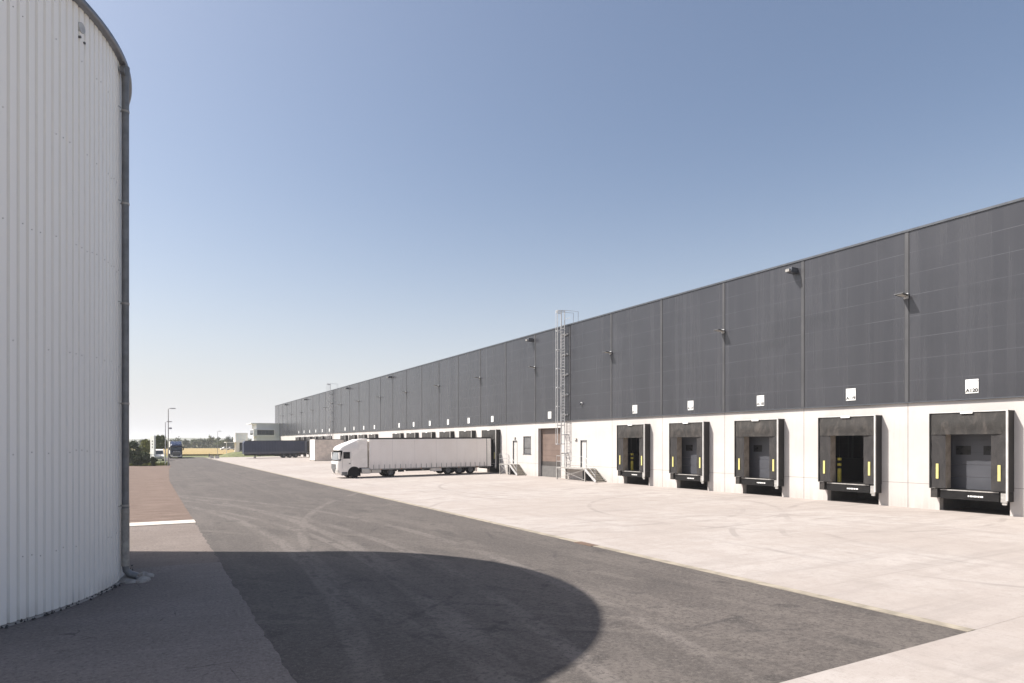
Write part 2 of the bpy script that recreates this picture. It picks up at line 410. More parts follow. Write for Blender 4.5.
def tag(o, label, cat, group=None):
    o['label'] = label; o['category'] = cat
    if group: o['group'] = group
    return o
def thing(name, label, cat, loc=(0, 0, 0), rot=(0, 0, 0), group=None):
    o = bpy.data.objects.new(name, None); o.empty_display_size = .3; COL.objects.link(o)
    o.location = loc; o.rotation_euler = rot
    return tag(o, label, cat, group)
def struct(mb, name, mat, kind='structure', fix=True):
    o = mb.build(name, mat, fix=fix); o['kind'] = kind; return o
def copy_tree(o, parent=None):
    c = o.copy(); COL.objects.link(c); c.parent = parent
    for ch in list(o.children): copy_tree(ch, c)
    return c
def text_mesh(body, size):
    cu = bpy.data.curves.new('lettering', 'FONT'); cu.body = body; cu.size = size; cu.align_x = 'CENTER'; cu.offset = size * .055
    o = bpy.data.objects.new('lettering', cu); COL.objects.link(o)
    me = bpy.data.meshes.new_from_object(o.evaluated_get(bpy.context.evaluated_depsgraph_get()))
    bpy.data.objects.remove(o); bpy.data.curves.remove(cu)
    return me

# ------------------------------------------------------------------ ground
def sheet(poly, z, name, mat, kind='structure', zf=None, nx=0):
    mb = MB(); mb.add([(p[0], p[1], z if zf is None else zf(p[0])) for p in poly], [tuple(range(len(poly)))])
    return struct(mb, name, mat, kind)
g = MB(); g.quad((-2400, -2400, -.06), (2400, -2400, -.06), (2400, 2400, -.06), (-2400, 2400, -.06)); struct(g, 'ground', 'terrain')
RE = [(2.0, 6.58), (2.12, 33), (2.35, 70), (3.3, 100), (4.2, 118), (4.8, 140), (4.8, 184)]
sheet([(YX0, 6.58), (YX0, 184)] + [(a - .35, b) for a, b in RE[::-1]], 0, 'road', 'road')
def ap_edge():                               # ragged join between the old apron and the newer road surface
    pts = []; rnd = random.Random(3)
    for i in range(len(RE) - 1):
        (x0, y0), (x1, y1) = RE[i], RE[i + 1]; n = max(2, int((y1 - y0) / .3))
        for k in range(n):
            t = k / n; pts.append((x0 + (x1 - x0) * t + rnd.uniform(-.035, .045) - .01, y0 + (y1 - y0) * t))
    return pts
E1 = ap_edge()
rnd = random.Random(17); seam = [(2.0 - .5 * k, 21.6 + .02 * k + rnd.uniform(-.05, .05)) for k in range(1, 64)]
sheet([(-30, 6.58)] + [p for p in E1 if 6.58 <= p[1] < 21.6] + seam, .004, 'apron_pavement', 'patch')  # same asphalt as the tan strip, tinted lighter and greyer beside the silo
sheet([(-30, 21.0)] + [(1.7, 21.0)] + [p for p in E1 if 21.6 < p[1] < 32.6] + [(2.12, 32.6), (-30, 32.6)], .002, 'tan_pavement', 'apron')
sheet([(-30, 33.9)] + [(2.14, 33.9)] + [p for p in E1 if 33.9 < p[1] < 118] + [(4.2, 118), (-30, 118)], .004, 'gravel_verge', 'verge')
k = MB(); k.box(-14, 2.15, 32.6, 33.9, -.05, .03); struct(k, 'kerb_strip', 'kerbstone')
# yard: one sloping sheet, and the level apron in front of the road's end
y = MB()
for (xa, xb) in ((YX0 + .28, 20), (20, 27), (27, WX + .36)):
    y.quad((xa, 6.58, gz(xa)), (xb, 6.58, gz(xb)), (xb, 177, gz(xb)), (xa, 177, gz(xa)))
struct(y, 'concrete_yard', 'yard')
y = MB()
y.quad((-20, -40, .004), (YX0 + .28, -40, .004), (YX0 + .28, 6.57, .004), (-20, 6.57, .004))
for (xa, xb) in ((YX0 + .28, 20), (20, 27), (27, WX + .36)):
    y.quad((xa, -40, gz(xa) + .002), (xb, -40, gz(xb) + .002), (xb, 6.57, gz(xb) + .002), (xa, 6.57, gz(xa) + .002))
struct(y, 'concrete_pavement', 'yard')
y = MB(); y.box(YX0, YX0 + .28, 6.574, 177, -.05, .012); struct(y, 'gutter_strip', 'gutter')
p = gnd(588, 544)
c = MB(); c.box(13.62, 13.95, p.y - .5, p.y + .5, -.04, .02); tag(c.build('drain_grate', 'rust'), 'small dark drain grate in the gutter along the yard edge', 'drain')
w = MB()
w.box(7, 42, 205, 430, -.05, .45); struct(w, 'wheat_field', 'wheat', 'stuff')
sheet([(-40, 184), (YX0, 184), (YX0, 177), (60, 177), (60, 206), (-40, 206)], -.02, 'grass_strip', 'grass')
sheet([(-40, 118), (4.6, 118), (4.8, 184), (-40, 184)], -.02, 'grass_verge', 'grass')
# low hills on the skyline
h = MB(); rnd = random.Random(5); N = 90; top = []; bot = []
for i in range(N + 1):
    a = R(-60 + 120 * i / N); d = 2100
    hh = 12 + 5 * math.sin(a * 7 + 1) + 3 * math.sin(a * 17) + 1.2 * math.sin(a * 41)
    top.append((math.sin(a) * (d + 200), math.cos(a) * (d + 200), hh)); bot.append((math.sin(a) * d, math.cos(a) * d, -.5))
for i in range(N):
    h.quad(bot[i], bot[i + 1], top[i + 1], top[i])
struct(h, 'hills', 'hill')

# ------------------------------------------------------------------ warehouse
NB0, NB1 = -2, 31
JY = lambda k: 13.575 + 6.25 * k            # bay joints
DY = lambda n: 16.7 + 6.25 * n              # bay centres
YA, YB = JY(NB0), JY(NB1)
ZB, ZT, G0 = 5.76, 14.74, .2
DOCKS = [0, 1, 2, 3, 4] + list(range(8, 14)) + list(range(15, 19)) + list(range(20, 26))
SIGNS = [0, 1, 2, 3, 4, 6] + list(range(8, 14)) + list(range(15, 19)) + list(range(20, 26))
OPEN = {1, 4}
wh = thing('warehouse', 'long dark grey and white warehouse with a row of loading docks', 'warehouse', (WX, (YA + YB) / 2, 0))
WO = Vector((WX, (YA + YB) / 2, 0))
def wpart(mb, name, mat, parent=None):      # build a warehouse part in world coordinates under its empty
    o = mb.build(name, mat, parent or wh)
    if parent is None: o.matrix_parent_inverse = Matrix.Translation(-WO)
    return o
openings = [(DY(n) - 1.55, DY(n) + 1.55, G0, 4.35) for n in DOCKS]
GAR = (52.7, 56.9, G0, 5.08)
DR1 = (48.5, 49.5, 1.36, 3.86); DR2 = (61.15, 62.15, 1.36, 3.86); WIN = (58.3, 59.9, 2.44, 4.3)
openings += [GAR, DR1, DR2, WIN]
openings.sort()
wl = MB(); yc = YA; T = .35
for (a, b, z0, z1) in openings:
    wl.box(WX, WX + T, yc, a, -.3, ZB)
    wl.box(WX, WX + T, a, b, z1, ZB)
    if z0 > G0 + .05: wl.box(WX, WX + T, a, b, -.3, z0)
    yc = b
wl.box(WX, WX + T, yc, YB, -.3, ZB)
wpart(wl, 'wall', 'wall')
jn = MB()
def clear(a, b, z):
    out = [(a, b)]
    for (p0, p1, z0, z1) in openings:
        if z0 < z < z1:
            nw = []
            for (u, v) in out:
                if p1 <= u or p0 >= v: nw.append((u, v))
                else:
                    if p0 > u: nw.append((u, p0))
                    if p1 < v: nw.append((p1, v))
            out = nw
    return out
for (a, b) in clear(YA, YB, 1.5):
    jn = MB(); jn.box(WX - .003, WX, a, b, 1.488, 1.506); wpart(jn, 'wall_joint', 'joint')
for kk in range(NB0 + 1, NB1):
    yy = JY(kk)
    jn = MB(); jn.box(WX - .003, WX, yy - .014, yy + .014, G0, 1.487); jn.box(WX - .003, WX, yy - .014, yy + .014, 1.507, ZB - .05)
    wpart(jn, 'wall_joint', 'joint')
cl = MB(); cl.box(WX - .10, WX + .3, YA, YB, ZB, ZT); wpart(cl, 'cladding', 'clad')
for kk in range(NB0 + 1, NB1):
    yy = JY(kk); cj = MB(); cg = MB()
    cj.box(WX - .125, WX - .10, yy - .09, yy + .09, ZB + .01, ZT - .02)
    cg.box(WX - .112, WX - .10, yy - .13, yy - .09, ZB + .01, ZT - .02)
    jc = wpart(cj, 'joint_cover', 'cladjoint'); wpart(cg, 'joint_gap', 'cladgap', jc)
    cg = MB(); cg.box(WX - .108, WX - .10, yy + .09, yy + .12, ZB + .01, ZT - .02); wpart(cg, 'joint_gap', 'cladgap', jc)
dp = MB(); dp.box(WX - .13, WX - .005, YA, YB, ZB - .05, ZB - .004); wpart(dp, 'drip_edge', 'coping')
cp = MB(); cp.box(WX - .16, WX + .45, YA - .05, YB + .06, ZT, ZT + .11); wpart(cp, 'coping', 'coping')
XB = 96.0
rf = MB(); rf.box(WX + .46, XB, YA, YB, ZT - .6, ZT - .3); wpart(rf, 'roof', 'roofing')
sw = MB(); sw.box(WX + .36, XB, YB - .3, YB, -.3, ZT); sw.box(WX + .36, XB, YA, YA + .3, -.3, ZT); sw.box(XB - .3, XB, YA + .3, YB - .3, -.3, ZT); wpart(sw, 'side_wall', 'clad')
fl = MB(); yc = YA
for n in DOCKS:
    fl.box(WX + .36, XB - .4, yc, DY(n) - 1.55, -.2, 1.3); fl.box(WX + 2.9, XB - .4, DY(n) - 1.55, DY(n) + 1.55, -.2, 1.3); yc = DY(n) + 1.55
fl.box(WX + .36, XB - .4, yc, YB - .35, -.2, 1.3)
# leave the ground-level gate bay free behind its door
wpart(fl, 'dock_floor', 'intfloor')
for n in DOCKS:
    pit = MB(); pit.box(WX + .36, WX + 2.89, DY(n) - 1.54, DY(n) + 1.54, .02, .21); wpart(pit, 'pit_floor', 'pitbrown')
# sectional dock doors
for n in DOCKS:
    if n in OPEN: continue
    d = MB(); x0 = WX + .37
    for q in range(5):
        z0 = 1.31 + q * .61
        d.box(x0, x0 + .04, DY(n) - 1.54, DY(n) + 1.54, z0, z0 + .60)
    dr = wpart(d, 'dock_door', 'doorgrey')
    if n in (0, 2, 3):
        for sgn in (-1, 1):
            f = MB(); f.box(x0 - .012, x0, DY(n) + sgn * .62 - .34, DY(n) + sgn * .62 + .34, 3.02, 3.46)
            wd = wpart(f, 'window', 'tint', dr)
# ground-level gate
d = MB(); gx = WX + .42
for q in range(6):
    z0 = 1.75 + q * .56; d.box(gx, gx + .05, GAR[0] - .1, GAR[1] + .1, z0, z0 + .55)
gate = wpart(d, 'gate_door', 'doorbrown')
d = MB(); d.box(gx - .004, gx + .045, GAR[0] - .1, GAR[1] + .1, .2, 1.74); wpart(d, 'lower_panel', 'doordark', gate)
# staff doors and window
for (a, b, z0, z1) in (DR1, DR2):
    d = MB(); d.box(WX + .10, WX + .15, a + .06, b - .06, z0, z1 - .06); dd = wpart(d, 'staff_door', 'doorwhite')
    f = MB(); f.box(WX - .012, WX + .12, a, a + .06, z0, z1 - .06); f.box(WX - .012, WX + .12, b - .06, b, z0, z1 - .06); f.box(WX - .012, WX + .12, a, b, z1 - .06, z1); wpart(f, 'door_frame', 'frame', dd)
    hnd = MB(); hnd.tube([(WX + .09, a + .16, z0 + 1.05), (WX + .03, a + .16, z0 + 1.05), (WX + .03, a + .30, z0 + 1.05)], .012); wpart(hnd, 'handle', 'galv', dd)
a, b, z0, z1 = WIN
f = MB(); t = .09
for (ya, yb, za, zb) in ((a, b, z1 - t, z1), (a, b, z0, z0 + t), (a, a + t, z0 + t, z1 - t), (b - t, b, z0 + t, z1 - t), (a + t, b - t, z0 + .62, z0 + .68)):
    f.box(WX + .06, WX + .16, ya, yb, za, zb)
wf = wpart(f, 'window', 'frame')
f = MB(); f.box(WX + .10, WX + .11, a + t, b - t, z0 + t, z1 - t); wpart(f, 'pane', 'winglass', wf)
f = MB(); f.box(WX - .05, WX + .06, a - .05, b + .05, z0 - .04, z0); wpart(f, 'sill', 'frame', wf)

# ------------------------------------------------------------------ loading docks (shelter, leveller and bumpers)
def make_dock():
    r = thing('loading_dock', '', 'loading dock', group='loading docks along the warehouse wall')
    D, W, ZL, ZH = .6, 1.72, 1.33, 5.12     # local: x 0 at wall, -x outwards
    for sg in (-1, 1):
        s = MB(); s.box(-D + .05, 0, sg * (W - .025) - .025, sg * (W - .025) + .025, ZL, ZH - .06); s.build('side_panel', 'shelterside', r)
    s = MB(); s.box(-D + .03, 0, -W - .02, W + .02, ZH - .06, ZH); s.build('top_panel', 'shelterside', r)
    h = MB(); n, m = 18, 10                  # head curtain: a wrinkled, slightly bellied sheet
    vs = []
    for i in range(n + 1):
        for j in range(m + 1):
            yy = -W + .05 + (2 * W - .13) * i / n; t = j / m; z = 4.02 + (ZH - .07 - 4.02) * t
            xx = -D + .02 - .05 * math.sin(t * math.pi) ** 2 * (1 if .08 < i / n < .92 else .2) + .02 * math.sin(i * 1.7 + j * .9) * (1 - t)
            vs.append((xx, yy, z))
    h.add(vs, [(i * (m + 1) + j, (i + 1) * (m + 1) + j, (i + 1) * (m + 1) + j + 1, i * (m + 1) + j + 1) for i in range(n) for j in range(m)], True)
    h.build('head_curtain', 'headcurtain', r, fix=False)
    for sg in (-1, 1):
        c = MB(); vs = []; n, m = 6, 14
        ya, yb = (W - .06, W - .72)
        if sg < 0: ya, yb = (W - .08, W - .72)
        for i in range(n + 1):
            for j in range(m + 1):
                u = i / n; yy = sg * (ya + (yb - ya) * u); z = ZL + .02 + (4.05 - ZL) * j / m
                vs.append((-D + .035 + .05 * u * u + .012 * math.sin(j * 1.3 + i), yy, z))
        c.add(vs, [(i * (m + 1) + j, (i + 1) * (m + 1) + j, (i + 1) * (m + 1) + j + 1, i * (m + 1) + j + 1) for i in range(n) for j in range(m)], True)
        sc = c.build('side_curtain', 'curtainblk', r, fix=False)
        k_ = MB(); k_.box(-D + .012, -D + .022, sg * 1.36 - .06, sg * 1.36 + .06, 1.82, 2.57); k_.build('marker_strip', 'yellowpale', r)
        # inner return of the curtain: the flap that folds towards the wall
        c = MB(); c.box(-D + .1, -.02, sg * 1.02 - .012, sg * 1.02 + .012, ZL + .02, 4.2); c.build('curtain_return', 'return', sc)
    a = MB(); a.box(-D - .02, -D + .05, -W - .01, -W + .07, .92, ZH + .01, .006); a.build('corner_profile', 'alu', r)
    a = MB(); a.box(-D - .02, -D + .028, -W + .07, W, ZH - .035, ZH + .012); a.build('top_profile', 'alu', r)
    a = MB(); a.box(-D - .012, -D + .05, W - .055, W + .01, ZL, ZH - .036); a.build('edge_profile', 'black', r)
    a = MB(); a.box(-D - .055, -D - .021, -.27, .27, ZH - .10, ZH + .014); a.build('head_plate', 'white', r)
    l = MB(); l.box(-.42, 2.85, -1.3, 1.3, 1.22, 1.3); l.box(-.42, -.37, -1.3, 1.3, .84, 1.22); l.box(-.37, 2.85, -1.2, -1.1, .95, 1.22); l.box(-.37, 2.85, 1.1, 1.2, .95, 1.22)
    lev = l.build('leveller', 'black', r)
    l = MB(); l.box(-.44, -.42, -1.28, 1.28, 1.25, 1.3); l.build('leveller_lip', 'galvdull', lev)
    l = MB()
    for i, (u0, u1) in enumerate(((-.62, -.5), (-.47, -.38), (-.35, -.2), (-.17, -.05), (-.02, .04))): l.box(-.426, -.421, u0, u1, .99, 1.06)
    l.build('plate_mark', 'white', lev)
    for sg in (-1, 1):
        b = MB(); b.box(-.52, 0, sg * 1.55 - .16, sg * 1.55 + .16, .86, 1.32, .02); b.build('bumper', 'dirtyrub' if sg > 0 else 'chassis', r)
    b = MB(); b.box(-.56, -.525, -1.68, -1.42, .84, 1.26); b.box(-.53, -.46, -1.64, -1.46, .72, .84); b.build('bumper_plate', 'galvdull', r)
    return r
dock_labels = {
 0: 'black dock shelter under sign A120 with a shut grey door, largest in view',
 1: 'black dock shelter under sign A119 with an open dark doorway and yellow post',
 2: 'black dock shelter with shut grey door, between the A119 dock and the next shut one',
 3: 'black dock shelter with shut grey door, next to the open dock nearest the stairs',
 4: 'open black dock shelter with yellow post inside, next to the caged ladder and stairs',
 8: 'black dock shelter that the white curtain trailer is backed into'}
ORD = ['first', 'second', 'third', 'fourth', 'fifth', 'sixth', 'seventh', 'eighth', 'ninth', 'tenth', 'eleventh', 'twelfth', 'thirteenth', 'fourteenth', 'fifteenth', 'sixteenth', 'seventeenth', 'eighteenth', 'nineteenth', 'twentieth']
dproto = make_dock()
for i, n in enumerate(DOCKS):
    o = dproto if i == 0 else copy_tree(dproto)
    o.location = (WX, DY(n), 0)
    if n in dock_labels: o['label'] = dock_labels[n]
    elif n < 14: o['label'] = 'dark dock shelter top above the white trailer, %s beyond its docked end' % ORD[n - 9]
    elif n < 19: o['label'] = 'dark dock shelter behind the white truck cab, %s past the sign gap' % ORD[n - 15] if n < 18 else 'dark dock shelter behind the beige container box'
    elif n == 23: o['label'] = 'dark dock shelter that the navy trailer is backed into'
    else: o['label'] = 'far dark dock shelter by the navy trailer, %s past the far ladder' % ORD[n - 20]

# dock number signs
txt = {0: 'A120', 1: 'A119', 2: 'A118', 3: 'A117', 4: 'A116'}
def make_sign():
    r = thing('dock_sign', '', 'sign', group='white dock number signs on the cladding')
    b = MB(); b.box(-.03, 0, -.29, .29, -.34, .34, .008); b.build('panel', 'white' if False else mat_sign(), r)
    return r
sp = make_sign(); sign_map = {}
for i, n in enumerate(SIGNS):
    o = sp if i == 0 else copy_tree(sp)
    o.location = (WX - .102, DY(n) + (.35 if n == 6 else 0), 6.36); sign_map[n] = o
    if n in txt: o['label'] = 'square white sign reading %s on dark cladding' % txt[n]
    elif n == 6: o['label'] = 'white sign on the cladding above the brown ground-level gate'
    elif n == 8: o['label'] = 'white sign above the dock where the white trailer is parked'
    elif n < 14: o['label'] = 'small white sign above the white trailer, %s beyond its docked end' % ORD[n - 9]
    elif n < 19: o['label'] = 'small white sign above the white truck cab, %s past the sign gap' % ORD[n - 15]
    else: o['label'] = 'tiny white sign on the far cladding, %s past the far ladder' % ORD[n - 20]
for n, s_ in txt.items():
    me = text_mesh(s_, .245); me.materials.append(M['ink'])
    o = bpy.data.objects.new('number', me); COL.objects.link(o); o.parent = sign_map[n]
    o.location = (-.034, 0, -.28); o.rotation_euler = (R(90), 0, R(-90))
    l = MB()
    for (u0, u1) in ((-.26, -.16), (-.12, -.06), (-.01, .10), (.13, .2), (.22, .28)): l.box(-.036, -.031, -u1, -u0, .24, .27)
    l.build('small_print', 'inkgrey', sign_map[n])

# yellow safety posts inside the open docks
def make_post():
    r = thing('safety_post', '', 'post', group='yellow safety posts inside open docks')
    b = MB(); b.box(-.08, .08, -.08, .08, -.12, .68, .015); b.build('post', 'yellow', r)
    b = MB(); b.box(-.06, .06, -.06, .06, .68, 1.48, .01); b.build('upper_post', 'black', r)
    for z in (.84, 1.16):
        b = MB(); b.box(-.085, .085, -.085, .085, z, z + .15, .012); b.build('band', 'yellow', r)
    return r
pp = make_post(); pp.location = (WX + .5, DY(1) + 1.12, 1.42); pp['label'] = 'yellow and black post inside the open dock under sign A119'
q = copy_tree(pp); q.location = (WX + .5, DY(4) + 1.1, 1.42); q['label'] = 'yellow and black post inside the open dock nearest the stairs'

# flood lights on every second joint
def make_flood():
    r = thing('flood_light', '', 'flood light', group='flood lights on the cladding')
    b = MB(); b.box(-.06, 0, -.12, .12, -.14, .14, .01); b.build('bracket', 'galv', r)
    b = MB(); b.bar((-.03, 0, -.08), (-.3, .02, .0), .05); b.build('arm', 'galv', r)
    b = MB(); b.box(-.33, .33, -.24, .24, -.02, .02, .008); hd = b.build('lamp_head', 'frame', r); hd.location = (-.38, .02, .03); hd.rotation_euler = (0, R(4), 0)
    b = MB(); b.box(-.28, .28, -.13, .13, -.036, -.031); b.build('lens', 'lamp', hd)
    return r
fp = make_flood()
for i, kk in enumerate(range(1, 30, 2)):
    o = fp if i == 0 else copy_tree(fp); o.location = (WX - .135, JY(kk), 11.35)
    o['label'] = ('flood light on the cladding joint between signs A120 and A119' if i == 0 else
                  '%s flood light along the cladding, counted from the one beside sign A120' % ORD[i])
# overflow spouts under the roof edge
def make_spout():
    r = thing('roof_spout', '', 'roof spout', group='dark overflow spouts under the roof edge')
    b = MB(); b.box(-.55, 0, -.2, .2, -.02, .28, .01); b.build('hopper', 'coping', r)
    b = MB(); b.box(-.75, -.551, -.13, .13, 0, .16, .01); b.build('nozzle', 'galvdull', r)
    return r
sp2 = make_spout()
for i, kk in enumerate((2, 7, 14, 18, 24, 28)):
    o = sp2 if i == 0 else copy_tree(sp2); o.location = (WX - .10, JY(kk) + .55, 14.1)
    o['label'] = '%s dark overflow spout under the roof edge, counted from the sign A120 end' % ORD[i]
cm = thing('security_camera', 'small white dome camera on the dark cladding above the staff door', 'camera', (WX - .1, 49.1, 7.25))
b = MB(); b.box(-.12, 0, -.09, .09, -.09, .09, .02); b.build('housing', 'white', cm)
b = MB(); b.tube([(-.12, 0, -.02), (-.22, 0, -.08), (-.26, 0, -.14)], [.08, .09, .03], 12); b.build('dome', 'glass', cm)
def wall_lamp(y_, z_, lab):
    r = thing('wall_lamp', lab, 'wall lamp', (WX, y_, z_), group='small lamps beside the staff doors')
    b = MB(); b.box(-.14, 0, -.17, .17, -.09, .09, .02); b.build('housing', 'galvdull', r)
    b = MB(); b.box(-.145, -.14, -.13, .13, -.06, .05); b.build('lens', 'lamp', r)
wall_lamp(50.2, 3.95, 'small grey wall lamp between the caged ladder and staff door')
wall_lamp(61.65, 4.15, 'small grey wall lamp over the staff door beside the truck')

# caged ladders
def make_ladder():
    r = thing('caged_ladder', '', 'ladder', group='caged roof ladders on the cladding')
    x = -.32; Wd = .30; z0, z1, zt = 1.36, 14.9, 16.15
    for sg in (-1, 1):
        b = MB(); b.box(x - .035, x + .035, sg * Wd - .03, sg * Wd + .03, z0, zt, .006); b.build('rail', 'galv', r)
    b = MB(); z = z0 + .25
    while z < z1: b.tube([(x, -Wd, z), (x, Wd, z)], .018, 6, False); z += .28
    b.build('rungs', 'galv', r)
    hoops = MB(); z = 3.5
    hz = []
    while z < zt - .1: hz.append(z); z += 1.78
    hz.append(zt - .06)
    for z in hz:
        pts = [(x + .0, -.36, z)] + [(x - .02 - .72 * math.sin(R(a)), -.38 * math.cos(R(a)), z) for a in range(0, 181, 15)] + [(x, .36, z)]
        for i in range(len(pts) - 1): hoops.bar(pts[i], pts[i + 1], .012, .07)
    hoops.build('cage_hoops', 'galv', r)
    cb = MB()
    for a in (28, 70, 110, 152):
        cb.box(x - .02 - .72 * math.sin(R(a)) - .02, x - .02 - .72 * math.sin(R(a)) + .005, -.38 * math.cos(R(a)) - .022, -.38 * math.cos(R(a)) + .022, 3.47, zt)
    cb.build('cage_bars', 'galv', r)
    for z in (2.6, 4.4, 6.3, 8.2, 10.1, 12.0, 13.9):
        br = MB()
        for sg in (-1, 1): br.box(x + .035, -.02 if z > ZB else .12, sg * Wd - .05, sg * Wd + .05, z - .05, z + .05)
        if z > ZB: br.box(-.1, .0, -.5, .5, z - .07, z + .07); br.build('wall_bracket', 'galv', r)
        else: br.build('wall_bracket', 'galv', r)
    tp = MB()
    for sg in (-1, 1): tp.tube([(x, sg * Wd, zt), (x + .5, sg * (Wd + .1), zt), (x + 1.5, sg * (Wd + .1), zt), (x + 1.5, sg * (Wd + .1), 14.75)], .022, 6)
    tp.tube([(x + .6, -Wd - .1, 15.5), (x + .6, Wd + .1, 15.5)], .02, 6)
    tp.build('top_handrail', 'galv', r)
    return r
ld = make_ladder(); ld.location = (WX - .12, 51.75, 0); ld['label'] = 'tall galvanised caged ladder beside the brown gate, reaching above the roof'
l2 = copy_tree(ld); l2.location = (WX - .12, 139.6, 0); l2['label'] = 'far small caged ladder on the cladding above the white truck cab and container'

# steel stairs with landing
def make_stairs(length):
    r = thing('steel_stairs', '', 'stairs', group='steel stairs with landings at the staff doors')
    X0, X1 = -1.15, -.03; zl = 1.34; run = 1.55
    b = MB(); b.box(X0, X1, 0, length, zl - .1, zl); b.build('landing', 'galvdull', r)
    for (xx, yy) in ((X0 + .05, .06), (X0 + .05, length - .06), (X1 - .08, length - .06), (X1 - .08, .06)):
        b = MB(); b.box(xx - .05, xx + .05, yy - .05, yy + .05, .18, zl - .1); b.box(xx - .1, xx + .1, yy - .1, yy + .1, .17, .19); b.build('leg', 'galvdull', r)
    b = MB(); b.bar((X0 + .05, .1, .3), (X0 + .05, length - .1, zl - .12), .03); b.bar((X0 + .05, length - .1, .3), (X0 + .05, .1, zl - .12), .03); b.build('cross_brace', 'galvdull', r)
    b = MB(); b.box(X0 + .12, X1 - .05, .5, .54, .22, zl - .12); b.build('support_panel', 'frame', r)
    for xx in (X0, X1 - .02):
        b = MB(); b.bar((xx + .02, .02, zl - .09), (xx + .02, -run, .24), .03, .22); b.build('stringer', 'galv' if xx == X0 else 'galvdull', r)
    n = 8
    b = MB()
    for i in range(n):
        t = (i + .5) / n; b.box(X0 + .04, X1 - .02, -run * t - .11, -run * t + .11, zl - (zl - .2) * t - .04, zl - (zl - .2) * t)
    b.build('treads', 'tread', r)
    b = MB()
    for i in range(n):
        t = (i + .5) / n; b.box(X0 + .04, X1 - .02, -run * t - .01, -run * t + .01, zl - (zl - .2) * t - .16, zl - (zl - .2) * t - .041)
    b.build('kick_bars', 'galvdull', r)
    b = MB(); rr = .02
    b.tube([(X0 + .02, length - .02, zl), (X0 + .02, length - .02, zl + 1.05), (X0 + .02, 0, zl + 1.05), (X0 + .02, -run + .1, 1.25), (X0 + .02, -run + .1, .22)], rr, 6)
    b.tube([(X0 + .02, length - .02, zl + .55), (X0 + .02, 0, zl + .55), (X0 + .02, -run + .1, .75)], rr * .8, 6)
    b.tube([(X0 + .02, 0, zl), (X0 + .02, 0, zl + 1.05)], rr, 6)
    b.tube([(X0 + .02, length - .02, zl + 1.05), (X1 - .03, length - .02, zl + 1.05), (X1 - .03, length - .02, zl)], rr, 6)
    b.tube([(X0 + .02, length - .02, zl + .55), (X1 - .03, length - .02, zl + .55)], rr * .8, 6)
    b.build('handrail', 'galv', r)
    return r
st = make_stairs(4.6); st.location = (WX, 47.2, 0); st['label'] = 'steel stairs and landing at the staff door beside the caged ladder'
st = make_stairs(2.3); st.location = (WX, 60.8, 0); st['label'] = 'steel stairs and landing beside the docked white trailer'

# ------------------------------------------------------------------ silo
SC = Vector((-7.743, 21.034, 0)); SR = 7.37; SZ = 13.38
silo = thing('silo', 'tall round white corrugated silo standing at the left', 'silo', SC)
s = MB(); NR = 224; prof = []
for i in range(NR):
    a0 = 2 * math.pi * i / NR; st_ = 2 * math.pi / NR
    for (t, dr) in ((.0, .0), (.66, .0), (.71, -.068), (.93, -.068)): prof.append((a0 + t * st_, SR + dr))
lv = [.05, 3.4, 6.8, 10.2, SZ]
P_ = len(prof); lv[-1] = SZ + .06; vs = []
for z in lv:
    for (a, r_) in prof: vs.append((r_ * math.cos(a), r_ * math.sin(a), z))
fs = []
for j in range(len(lv) - 1):
    for i in range(P_): fs.append((j * P_ + i, j * P_ + (i + 1) % P_, (j + 1) * P_ + (i + 1) % P_, (j + 1) * P_ + i))
s.add(vs, fs); s.build('wall', 'silo', silo)
s = MB(); s.lathe([(SR - .1, -.05), (SR + .05, -.05), (SR + .05, .03), (SR - .1, .04)], (0, 0, 0), 'z', 120); s.build('foundation_ring', 'stone', silo)
s = MB(); s.lathe([(SR - .04, SZ + .04), (SR + .12, SZ + .04), (SR + .155, SZ + .07), (SR + .155, SZ + .16), (SR + .14, SZ + .16), (SR + .13, SZ + .09), (SR - .05, SZ + .09)], (0, 0, 0), 'z', 160); s.build('gutter', 'zinc', silo)
s = MB(); s.lathe([(SR + .06, SZ + .11), (SR * .6, SZ + .14), (.01, SZ + .2)], (0, 0, 0), 'z', 120); s.build('roof', 'zinc', silo)
# overflow pipe stub near the top
vd = at(82, 28, 14.81) - SC; va = math.atan2(vd.y, vd.x)
er = Vector((math.cos(va), math.sin(va), 0))
s = MB(); c0 = er * (SR - .05) + Vector((0, 0, vd.z)); s.tube([c0, c0 + er * .075], .115, 20); s.build('vent_cap', 'galv', silo)
s = MB()
tn = Vector((-er.y, er.x, 0))
for (u, w_) in ((-.06, -.24), (.1, -.28)): c1 = er * (SR - .02) + tn * u + Vector((0, 0, vd.z + w_)); s.tube([c1, c1 + er * .05], .028, 8)
s.build('bolt', 'frame', silo)
# sheet screws
s = MB(); rnd = random.Random(11)
for i in range(0, NR):
    a = 2 * math.pi * (i + .3) / NR
    e = Vector((math.cos(a), math.sin(a), 0))
    for zz in (1.3, 3.4, 5.6, 8.0, 10.2, 12.2):
        if rnd.random() < .42:
            c1 = e * (SR - .002) + Vector((0, 0, zz + rnd.uniform(-.05, .05))); s.tube([c1, c1 + e * .008], .012, 6)
s.build('screws', 'galvdull', silo)
